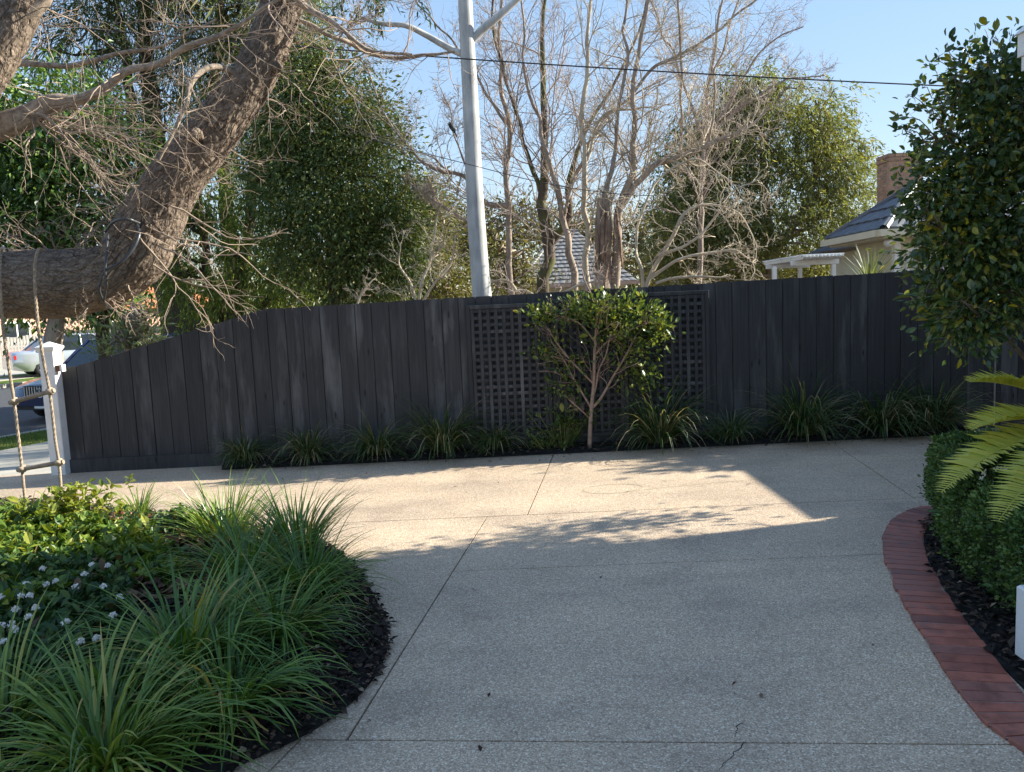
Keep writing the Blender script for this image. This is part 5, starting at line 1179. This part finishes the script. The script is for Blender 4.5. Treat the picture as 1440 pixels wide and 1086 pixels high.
box(m_, EX + .01, EX + 9, EY + .012, EY + D, EZ - .16, EZ - .132); wpart(m_, 'gutter', M_creamtrim, house)
wx, wy = EX + .42, EY + .42; m_ = MB(); box(m_, wx, EX + 9, wy, EY + D - .3, -.2, EZ - .162); box(m_, MX0 + .5, MX1 - .5, EY + D - .298, MY1 - .5, -.2, MZ - .02)
wpart(m_, 'wall', M_cream, house)
for q in range(8):   # weatherboard shadow lines
    m_ = MB(); z = EZ - .32 - q * .17; obox(m_, ((wx + EX + 9) / 2, wy - .008, z), ((EX + 9 - wx) / 2 + .01, 0, 0), (0, .007, 0), (0, -.004, .08)); obox(m_, (wx - .008, (wy + EY + D - .3) / 2, z), (0, (D - .72) / 2, 0), (.007, 0, 0), (-.004, 0, .08)); wpart(m_, 'weatherboard', M_cream, house)
wz1 = at(1225, 356, wy)[2]; 
window(house, wx + .22, wx + .66, .9, wz1, wy - .03, 1, 1, shutter=True); window(house, wx + .86, wx + 1.3, .9, wz1, wy - .03, 1, 1, shutter=True)
# side porch posts / white corner trims
m_ = MB(); box(m_, wx - .05, wx + .06, wy - .06, wy + .05, -.1, EZ - .17); wpart(m_, 'corner_trim', M_white, house)
lampp = at(1250, 340, wy - .25); m_ = MB(); tubes(m_, np.array([lampp + [.06, .22, .10], lampp + [.05, .05, .13], lampp + [0, 0, .06]]), np.array([.02, .02, .035]), 8); wl = wpart(m_, 'wall_lamp', M_black, house)
m_ = MB(); blob(m_, lampp + [0, 0, -.02], .075, 2); wpart(m_, 'globe', M_white, wl, True)
# chimney of separate courses
ch = at(1232, 240, 17.0); cx0, cz1 = at(1233, 240, 17.55)[0], at(1232, 216, 17.0)[2]; cw, cdp = .75, .55; chim = MB(); box(chim, cx0 + .008, cx0 + cw - .008, 17.0 + .008, 17.0 + cdp - .008, EZ, cz1 - .01); chm = wpart(chim, 'chimney', M_mortar, house)
z = cz1 - 14 * .086; row = 0; rr_ = np.random.default_rng(2)
while z < cz1 - .01:
    o = .115 if row % 2 else 0; e = .022 if z > cz1 - .18 else 0
    xs = np.arange(-o, cw + .001, .24)
    for q in xs:
        a, b = max(0, q) + .005, min(cw, q + .24) - .005
        if b - a > .03:
            m_ = cbox(cx0 + a - (e if a < .01 else 0), cx0 + b + (e if b > cw - .01 else 0), 17.0 - e, 17.11, z, z + .076, .003); wpart(m_, 'brick', M_orange, chm)
    for q in np.arange(.11 - o, cdp, .24):
        a, b = max(.115, q) + .005, min(cdp, q + .24) - .005
        if b - a > .03: m_ = cbox(cx0 - e, cx0 + .11, 17.0 + a, 17.0 + b, z, z + .076, .003); wpart(m_, 'brick', M_orange, chm)
    z += .086; row += 1
# --- white pergola beside it
pz = at(1130, 352, 14.4); pg = thing('pergola', 'white timber pergola with slatted top beside the tiled house', 'pergola', (pz[0], 14.4, -.1))
PA, PBx = at(1082, 360, 15.0), at(1178, 347, 13.4); ZP = at(1120, 366, 13.4)[2]
for xx, yy in ((at(1089, 380, 13.6)[0], 13.6), (at(1125, 380, 14.9)[0], 14.9), (at(1172, 380, 13.6)[0], 13.6)):
    m_ = cbox(xx - .035, xx + .035, yy - .035, yy + .035, -.1, ZP - .088, .005); wpart(m_, 'post', M_white, pg)
for yy in (13.6, 14.9):
    m_ = cbox(PA[0] - .1, PBx[0] + .1, yy - .03, yy + .03, ZP - .085, ZP - .004, .004); wpart(m_, 'beam', M_white, pg)
for q in np.linspace(PA[0], PBx[0], 11):
    m_ = MB(); P_ = [(13.2, ZP + .035), (13.3, ZP), (15.2, ZP), (15.3, ZP + .035), (15.3, ZP + .065), (13.2, ZP + .065)]
    m_.add([(q - .02, y, z) for y, z in P_] + [(q + .02, y, z) for y, z in P_], [[0, 1, 7, 6], [1, 2, 8, 7], [2, 3, 9, 8], [3, 4, 10, 9], [4, 5, 11, 10], [5, 0, 6, 11], [0, 1, 4, 5], [1, 2, 3, 4], [6, 7, 10, 11], [7, 8, 9, 10]]); wpart(m_, 'rafter', M_white, pg)
for q in np.linspace(13.3, 15.2, 12):
    m_ = MB(); box(m_, PA[0] - .06, PBx[0] + .06, q - .035, q + .035, ZP + .067, ZP + .085); wpart(m_, 'slat', M_white, pg)
# spiky plant under the eave
sp = at(1222, 385, 12.6); o = blades(np.random.default_rng(6), 46, .75, .03, .04, (.7, 1.5), .5, 6).build('yucca_plant', L_grey); o.location = (sp[0], 12.6, sp[2] - .22); o['label'] = 'grey green spiky leaved plant in front of the cream house window'; o['category'] = 'plant'
m_ = MB(); tubes(m_, np.array([[0, 0, .02], [.02, 0, -1.0], [0, 0, -(sp[2] - .22)]]), np.array([.05, .05, .06]), 8); st_o = m_.build('stem', M_brown, o)
# --- low grey tiled house in the middle distance
MYm = 34.0; e0, e1 = at(738, 402, MYm), at(800, 398, MYm); rz = at(800, 326, MYm + 4)[2]; zE = e0[2]
mh = thing('tiled_house', 'low cream house with weathered grey tiled roof behind the bare trunks', 'house', ((e0[0] + e1[0]) / 2, 38, -.1))
m_ = MB(); xa, xb = e0[0] - .4, e1[0] + 3; q1, q2 = (xa + 2.2, MYm + 4, rz), (xb - 2.2, MYm + 4, rz); tiled(m_, (xa, MYm, zE), (xb, MYm, zE), q2, q1, .34, .05); tiled(m_, (xa, MYm + 8, zE), (xa, MYm, zE), q1, q1); tiled(m_, (xb, MYm, zE), (xb, MYm + 8, zE), q2, q2); tiled(m_, (xb, MYm + 8, zE), (xa, MYm + 8, zE), q1, q2)
caps(m_, (xa, MYm, zE), q1, .1); caps(m_, q1, q2, .1); wpart(m_, 'roof', M_roof2, mh)
m_ = MB(); box(m_, xa - .1, xb + .1, MYm - .12, MYm - .005, zE - .13, zE + .02); wpart(m_, 'gutter', plain('pinkish_gutter', (.55, .36, .27), .5), mh)
m_ = MB(); box(m_, xa + .5, xb - .5, MYm + .5, MYm + 7.5, -.2, zE - .02); wpart(m_, 'wall', M_cream, mh)
window(mh, xa + .9, xa + 1.9, .9, 1.9, MYm + .47, 2, 1); window(mh, xb - 2.4, xb - 1.4, .9, 1.9, MYm + .47, 2, 1)
# --- house and fence across the street
SQ = 24.0
def sp3(s, q, z): p = st(s, q); return np.array([p[0], p[1], z])
fh = thing('brick_house', 'pinkish house with terracotta roof glimpsed under the limb across the street', 'house', sp3(20, 30, -.2))
m_ = MB(); a, b = sp3(4, 25, 2.35), sp3(34, 25, 2.35); c, d = sp3(30, 30, 4.8), sp3(8, 30, 4.8); tiled(m_, a, b, c, d, .34, .05); a2, b2 = sp3(4, 35, 2.35), sp3(34, 35, 2.35); tiled(m_, b2, a2, d, c, .34, .05); tiled(m_, a2, a, d, d); tiled(m_, b, b2, c, c); wpart(m_, 'roof', M_terra, fh)
m_ = MB(); prism(m_, [st(4.6, 25.6), st(33.4, 25.6), st(33.4, 34.4), st(4.6, 34.4)], -.3, 2.33); wpart(m_, 'wall', plain('pinkish_brick_wall', (.50, .30, .22), .85, vary=.2, sc=8), fh)
for s0 in (9, 14, 19, 24): 
    m_ = MB(); obox(m_, sp3(s0, 25.57, 1.2), np.r_[U2, 0] * .7, np.r_[N2, 0] * .05, (0, 0, .65)); w_ = wpart(m_, 'window', M_white, fh)
    m_ = MB(); 
    for k in (-1, 1): obox(m_, sp3(s0 + k * .33, 25.53, 1.2), np.r_[U2, 0] * .28, np.r_[N2, 0] * .03, (0, 0, .56))
    wpart(m_, 'pane', M_glass, w_)
pf = thing('picket_fence', 'weathered grey paling fence across the street behind the silver car', 'fence', sp3(14, 21.5, -.2))
M_pick = plain('grey_weathered_paling', (.24, .22, .20), .85, vary=.3, sc=8)
pm = cbox(-.065, .065, -.011, .011, 0, 1.35, .004).mesh('picket', M_pick); ang = math.atan2(U2[1], U2[0]); r_ = np.random.default_rng(4)
for k in range(96):
    s = 4.2 + k * .15; p = sp3(s, 21.5, -.2); o = link('picket', pm, pf); o.location = Vector(p) - Vector(pf.location); o.rotation_euler = (0, 0, ang); o.scale = (1, 1, 1 + r_.normal() * .012)
for z in (.35, 1.05): m_ = MB(); obox(m_, sp3(11.4, 21.54, z - .2), np.r_[U2, 0] * 7.3, np.r_[N2, 0] * .02, (0, 0, .04)); wpart(m_, 'rail', M_pick, pf)
df = thing('dark_fence', 'dark paling fence beyond the silver car roof', 'fence', sp3(22, 21.5, -.2))
pm2 = cbox(-.065, .065, -.011, .011, 0, 1.5, .004).mesh('paling', M_fence)
for k in range(90):
    p = sp3(18.7 + k * .14, 21.5, -.2); o = link('paling', pm2, df); o.location = Vector(p) - Vector(df.location); o.rotation_euler = (0, 0, ang)
gp = thing('gate_pillar', 'cream rendered gate pillar across the street at the far left edge', 'pillar', sp3(3.6, 20.9, -.2))
m_ = MB(); c_ = sp3(3.6, 20.9, .55); obox(m_, c_, np.r_[U2, 0] * .35, np.r_[N2, 0] * .35, (0, 0, .78)); wpart(m_, 'shaft', M_cream, gp)
m_ = MB(); obox(m_, c_ + [0, 0, .83], np.r_[U2, 0] * .41, np.r_[N2, 0] * .41, (0, 0, .045)); wpart(m_, 'cap', M_cream, gp)

# ================================================================== CARS
def car(name, label, loc, heading, L, Wd, Hh, paint, group, suv=False, grille=False):
    root = thing(name, label, 'car', loc, group); root.rotation_euler = (0, 0, heading)
    hw = Wd / 2; base = .24 if suv else .19; bel = Hh * (.60 if suv else .62)
    def prof(x):   # top line of the lower body (bonnet, shoulder, boot) with x forward
        return float(np.interp(x / L, [-.5, -.485, -.44, -.3, .1, .24, .40, .47, .5], [bel * .70, bel * .95, bel * 1.0, bel * 1.0, bel * .98, bel * .94, bel * .84, bel * .74, bel * .52]))
    xs = np.r_[np.linspace(-.5, -.42, 7), np.linspace(-.38, .38, 20), np.linspace(.42, .5, 8)] * L; rings = []
    for x in xs:
        e = abs(x) / (L / 2); wv = hw * (1 - .17 * max(0, (e - .72) / .28) ** 2.2); t = prof(x); b = base + .10 * max(0, (e - .8) / .2)
        arch = 0
        for wxp in (-.30 * L, .31 * L):
            if abs(x - wxp) < .37: arch = max(arch, math.sqrt(.37 ** 2 - (x - wxp) ** 2) + .10)
        bb = max(b, arch); ring = [(-wv * .9, bb), (-wv * .985, bb + .03), (-wv, max(bb + .05, .5 * (b + t))), (-wv * .975, t - .09), (-wv * .90, t - .01), (-wv * .5, t + .025), (0, t + .035)]
        ring = ring + [(-y, z) for y, z in ring[-2::-1]]; rings.append([(x, y, z) for y, z in ring])
    V = np.array(rings); n, k, _ = V.shape; m_ = MB(); f = [[i * k + j, (i + 1) * k + j, (i + 1) * k + j + 1, i * k + j + 1] for i in range(n - 1) for j in range(k - 1)]
    m_.add(V.reshape(-1, 3), f)
    for i in (0, n - 1):
        c = V[i].mean(0); m_.add(np.vstack([V[i], c]), [[j, (j + 1) % k, k] for j in range(k)])
    body = m_.build('body', paint, root, True)
    # cabin: glass shell, roof skin and pillars
    zt = Hh; x0, x1, x2, x3 = (-.47 * L, -.40 * L, .06 * L, .25 * L) if suv else (-.36 * L, -.20 * L, .06 * L, .25 * L)
    def shell(mb, g, zt_, out):
        bt = bel - .03; rows = []
        for (xa, wa, za) in ((0, hw * .92, 0), (.5, hw * .86, .55), (.86, hw * .78, .93), (1, hw * .64, 1.0)):
            xa0 = x0 + (x1 - x0) * xa; xb0 = x3 + (x2 - x3) * xa; z = bt + (zt_ - bt) * za
            rows.append([(xa0, -wa + g, z), (xa0 + .12, -wa, z), (xb0 - .12, -wa, z), (xb0, -wa + g, z), (xb0, wa - g, z), (xb0 - .12, wa, z), (xa0 + .12, wa, z), (xa0, wa - g, z)])
        Vv = np.array(rows); Vv[..., 1] *= out; kk = 8
        return Vv, [[r * kk + j, r * kk + (j + 1) % kk, (r + 1) * kk + (j + 1) % kk, (r + 1) * kk + j] for r in range(3) for j in range(kk)]
    Vv, ff = shell(None, .10, zt - .015, 1.0); m_ = MB(); m_.add(Vv.reshape(-1, 3), ff); m_.build('windows', M_glass, root)
    m_ = MB(); Vr, _ = shell(None, .10, zt, 1.012); t2, t3 = Vr[2], Vr[3]; m_.add(np.vstack([t2, t3]), [[j, (j + 1) % 8, 8 + (j + 1) % 8, 8 + j] for j in range(8)]); m_.add(t3, [[0, 1, 2, 3], [0, 3, 4, 7], [4, 5, 6, 7]])
    for j in range(8):      # pillars
        if j in (1, 2, 5, 6, 0, 3, 4, 7):
            q = [Vr[r][j] for r in range(3)]; tubes(m_, np.array(q), np.array([.035, .032, .03]), 5)
    for yy in (-1, 1):
        q = [np.array([(-.03) * L, Vr[r][2][1] * (1 if yy < 0 else -1), Vr[r][2][2]]) for r in range(3)]; tubes(m_, np.array(q), np.array([.04, .035, .03]), 5)
    m_.build('roof', paint, root, True)
    for wxp in (-.30 * L, .31 * L):
        for s in (-1, 1):
            wr = .335 if suv else .315; m_ = MB(); prof_ = [(wr * .62, -.10), (wr * .9, -.115), (wr, -.09), (wr, .09), (wr * .9, .115), (wr * .62, .10)]; nn_ = 24; a = np.arange(nn_) / nn_ * 2 * math.pi
            V = np.array([[(r * math.cos(t), y, r * math.sin(t)) for t in a] for r, y in prof_]); m_.add(V.reshape(-1, 3), [[i * nn_ + j, i * nn_ + (j + 1) % nn_, (i + 1) * nn_ + (j + 1) % nn_, (i + 1) * nn_ + j] for i in range(5) for j in range(nn_)])
            wo_ = m_.build('wheel', plain('tyre_rubber', (.018, .018, .019), .85) if 'tyre_rubber' not in bpy.data.materials else bpy.data.materials['tyre_rubber'], root, True); wo_.location = (wxp, s * (hw - .12), wr)
            m_ = MB()
            for sp_ in range(7):
                t = sp_ / 7 * 6.283; obox(m_, (math.cos(t) * wr * .34, s * .075, math.sin(t) * wr * .34), (math.cos(t) * wr * .3, 0, math.sin(t) * wr * .3), (-math.sin(t) * .028, 0, math.cos(t) * .028), (0, .014, 0))
            tubes(m_, np.array([[0, s * .05, 0], [0, s * .095, 0]]), np.array([.06, .05]), 10, cap=True); rt_ = np.array([[wr * .64 * math.cos(t), s * .07, wr * .64 * math.sin(t)] for t in np.linspace(0, 6.283, 25)]); tubes(m_, rt_, np.full(25, .02), 5)
            m_.build('rim', M_metal, wo_, True)
    for s in (-1, 1):
        m_ = MB(); obox(m_, (-.482 * L, s * hw * .72, bel * .80), (.035, 0, 0), (0, hw * .17, 0), (0, 0, .07)); m_.build('tail_light', plain('red_lens', (.45, .02, .015), .2) if 'red_lens' not in bpy.data.materials else bpy.data.materials['red_lens'], root)
        m_ = MB(); blob(m_, (.462 * L, s * hw * .70, bel * .70), .085, 2, (.8, 1.5, .75)); m_.build('headlight', plain('headlight_lens', (.55, .58, .62), .12) if 'headlight_lens' not in bpy.data.materials else bpy.data.materials['headlight_lens'], root, True)
        m_ = MB(); blob(m_, (.16 * L, s * (hw + .06), bel + .06), .08, 3, (.7, 1.0, .75)); m_.build('wing_mirror', paint, root, True)
    for s in (-1, 1):
        for xd in (-.26 * L, .02 * L): m_ = MB(); obox(m_, (xd, s * (hw * .985), bel * .80), (.09, 0, 0), (0, .018, 0), (0, 0, .012)); m_.build('door_handle', M_metal, root)
    if grille:
        m_ = MB(); obox(m_, (.492 * L, 0, bel * .62), (.02, 0, 0), (0, hw * .46, 0), (0, 0, .14)); gr = m_.build('grille', M_black, root)
        m_ = MB()
        for q in np.linspace(-.42, .42, 13): obox(m_, (.492 * L + .028, q * hw, bel * .62), (.008, 0, 0), (0, .010, 0), (0, 0, .125))
        m_.build('grille_bars', M_metal, gr)
        m_ = MB(); a = np.linspace(0, 6.2832, 25); tubes(m_, np.c_[np.full(25, .492 * L + .045), .085 * np.cos(a), bel * .62 + .085 * np.sin(a)], np.full(25, .010), 5)
        for t in (1.571, 3.665, 5.76): tubes(m_, np.array([[.492 * L + .045, 0, bel * .62], [.492 * L + .045, .08 * math.cos(t), bel * .62 + .08 * math.sin(t)]]), np.array([.013, .006]), 5)
        m_.build('emblem', M_metal, gr)
        m_ = MB(); obox(m_, (.495 * L, 0, bel * .36), (.012, 0, 0), (0, .19, 0), (0, 0, .055)); m_.build('number_plate', M_white, root)
        m_ = MB(); obox(m_, (.475 * L, 0, base + .07), (.04, 0, 0), (0, hw * .75, 0), (0, 0, .06)); m_.build('bumper', M_black, root)
    return root
def carpaint(name, c, metal):
    m = plain(name, c, .22, metal, .03, 3); b = [q for q in m.node_tree.nodes if q.type == 'BSDF_PRINCIPLED'][0]; b.inputs['Coat Weight'].default_value = .7; b.inputs['Coat Roughness'].default_value = .06; return m
hdg = math.atan2(U2[1], U2[0])
sc_ = at(112, 500, 29.0); car('parked_car', 'silver sedan parked side on across the street behind the white gate post', (sc_[0], sc_[1], -.2), hdg - R(22), 4.7, 1.82, 1.45, carpaint('silver_car_paint', (.55, .57, .60), .55), 'cars parked in the street')
dk = at(74, 578, 15.6); car('parked_car', 'dark navy car with chrome grille parked nose on beside the white gate post', (dk[0] + .75, dk[1] + 1.75, -.32), hdg + math.pi + R(6), 4.65, 1.88, 1.60, carpaint('navy_car_paint', (.010, .020, .075), .2), 'cars parked in the street', suv=True, grille=True)

# ================================================================== WIRES, BIRD, OUR OWN HOUSE
m_ = MB(); A_, B_ = at(-250, 5, 9.9), at(1560, 130, 9.9); t = np.linspace(0, 1, 60)[:, None]; Wp = A_ * (1 - t) + B_ * t; Wp[:, 2] += .0
mid = at(640, 82, 9.9); dz = mid[2] - np.interp(mid[0], Wp[:, 0], Wp[:, 2]); tm = (mid[0] - A_[0]) / (B_[0] - A_[0]); Wp[:, 2] += (dz * (t * (1 - t)) / (tm * (1 - tm)))[:, 0]
tubes(m_, Wp, np.full(60, .0085), 6); tag(m_.build('overhead_cable', M_black, None, True), 'thin black service cable crossing the whole sky above the fence', 'cable')
m_ = MB(); S = spline([np.r_[at(x, y, 10.2), .005] for x, y in ((520, 196), (650, 229), (767, 258), (860, 272), (930, 276))], 40); tubes(m_, S[:, :3], S[:, 3], 5); tag(m_.build('overhead_cable', M_black, None, True), 'fine short dark cable crossing the pale gum trunk lower down', 'cable')
bd = at(636, 180, 13.72); br = thing('bird', 'small dark bird perched in the bare twigs left of the gum trunk', 'bird', bd)
m_ = MB(); S = spline([np.r_[at(632, 172, 13.72), .015], np.r_[at(632.5, 174, 13.72), .034], np.r_[at(635, 178, 13.72), .044], np.r_[at(638, 183, 13.72), .036], np.r_[at(640, 187, 13.72), .016], np.r_[at(643, 193, 13.72), .012]], 24)
tubes(m_, S[:, :3], S[:, 3], 10, cap=True); tubes(m_, np.array([at(632, 173, 13.72), at(628.5, 175, 13.6)]), np.array([.014, .002]), 6); wpart(m_, 'body', M_black, br, True)
m_ = MB(); tubes(m_, np.array([at(638, 183, 13.72), at(640, 190, 13.74), at(642, 195, 13.72)]), np.array([.004, .004, .004]), 4); wpart(m_, 'legs', M_black, br)

# our own house stands to the right of the frame and shades the near driveway
own = thing('home', 'white rendered two storey house standing right of the driveway, only its gutter corner in view', 'house', (9, 2, 0))
HX0, HX1, HY0, HY1, HZ = 6.75, 13.0, -5.0, 6.35, 5.3
m_ = MB(); box(m_, HX0, HX1, HY0, HY1, -.3, HZ); wpart(m_, 'wall', M_white, own)
m_ = MB(); o_ = .35; a, b, c, d = (HX0 - o_, HY0 - o_, HZ + .01), (HX1 + o_, HY0 - o_, HZ + .01), (HX1 + o_, HY1 + .1, HZ + .01), (HX0 - o_, HY1 + .1, HZ + .01); r1, r2 = ((HX0 + HX1) / 2, HY0 + 3.2, HZ + 1.4), ((HX0 + HX1) / 2, HY1 - 3.2, HZ + 1.4)
tiled(m_, a, b, r1, r1); tiled(m_, b, c, r2, r1); tiled(m_, c, d, r2, r2); tiled(m_, d, a, r1, r2); m_.add([a, b, c, d], [[0, 1, 2, 3]]); wpart(m_, 'roof', M_roof, own)
for yy in (-2.5, 1.0, 4.0):
    for z0 in (.9, 3.4):
        m_ = MB(); box(m_, HX0 - .03, HX0 - .002, yy - .6, yy + .6, z0, z0 + 1.2); w_ = wpart(m_, 'window', M_cream, own); m_ = MB(); box(m_, HX0 - .04, HX0 - .032, yy - .54, yy + .54, z0 + .06, z0 + 1.14); wpart(m_, 'pane', M_glass, w_)
GY = 4.55; gp0 = at(1431, 60, GY); gx0 = gp0[0]; gz0, gz1 = at(1433, 97, GY)[2], at(1431, 32, GY)[2]
m_ = MB(); box(m_, gx0, HX0 - .002, GY - .9, GY, gz0 + .06, gz1 - .07); box(m_, gx0 + .012, gx0 + .10, GY - .12, GY - .02, gz0 - .02, gz0 + .058)
m_.add([(gx0 - .015, GY - .93, gz1 - .068), (HX0 - .003, GY - .93, gz1 - .068), (HX0 - .003, GY + .02, gz1 - .068), (gx0 - .015, GY + .02, gz1 - .068), (gx0 + .05, GY - .9, gz1), (HX0 - .003, GY - .9, gz1), (HX0 - .003, GY, gz1), (gx0 + .05, GY, gz1)], BOXF)
wpart(m_, 'veranda_gutter', M_white, own)
# boundary fence and evergreen beyond it, right of the frame
sfence = thing('side_fence', 'charcoal side fence joining the front fence to the house, right of the driveway', 'fence', (6.3, 7.4, 0))
pm3 = cbox(-.01, .01, -.0945, .0945, 0, 2.05, .0015).mesh('paling', M_fence)
for k in range(11):
    o = link('paling', pm3, sfence); o.location = (0, -1.02 + k * .187, .02)
rng = np.random.default_rng(131); bs = thing('boundary_tree', 'dense evergreen shrub tree behind the right end of the fence', 'tree', (7.2, 8.6, -.1))
m_ = MB(); tubes(m_, np.array([[7.2, 8.6, -.1], [7.2, 8.55, 1.5], [7.15, 8.6, 2.3]]), np.array([.12, .10, .04]), 9); wpart(m_, 'trunk', M_brown, bs, True)
m_ = MB(); C, O_ = lobes_pts(rng, [(7.15, 8.6, 2.25, .6, .45, .5), (7.5, 8.65, 2.0, .5, .45, .6), (7.0, 8.5, 1.95, .4, .36, .4)], 230, .25); cloud(rng, m_, C, O_, 16, .16, .11, LQw, droop=.3); wpart(m_, 'crown', L_cyp, bs)
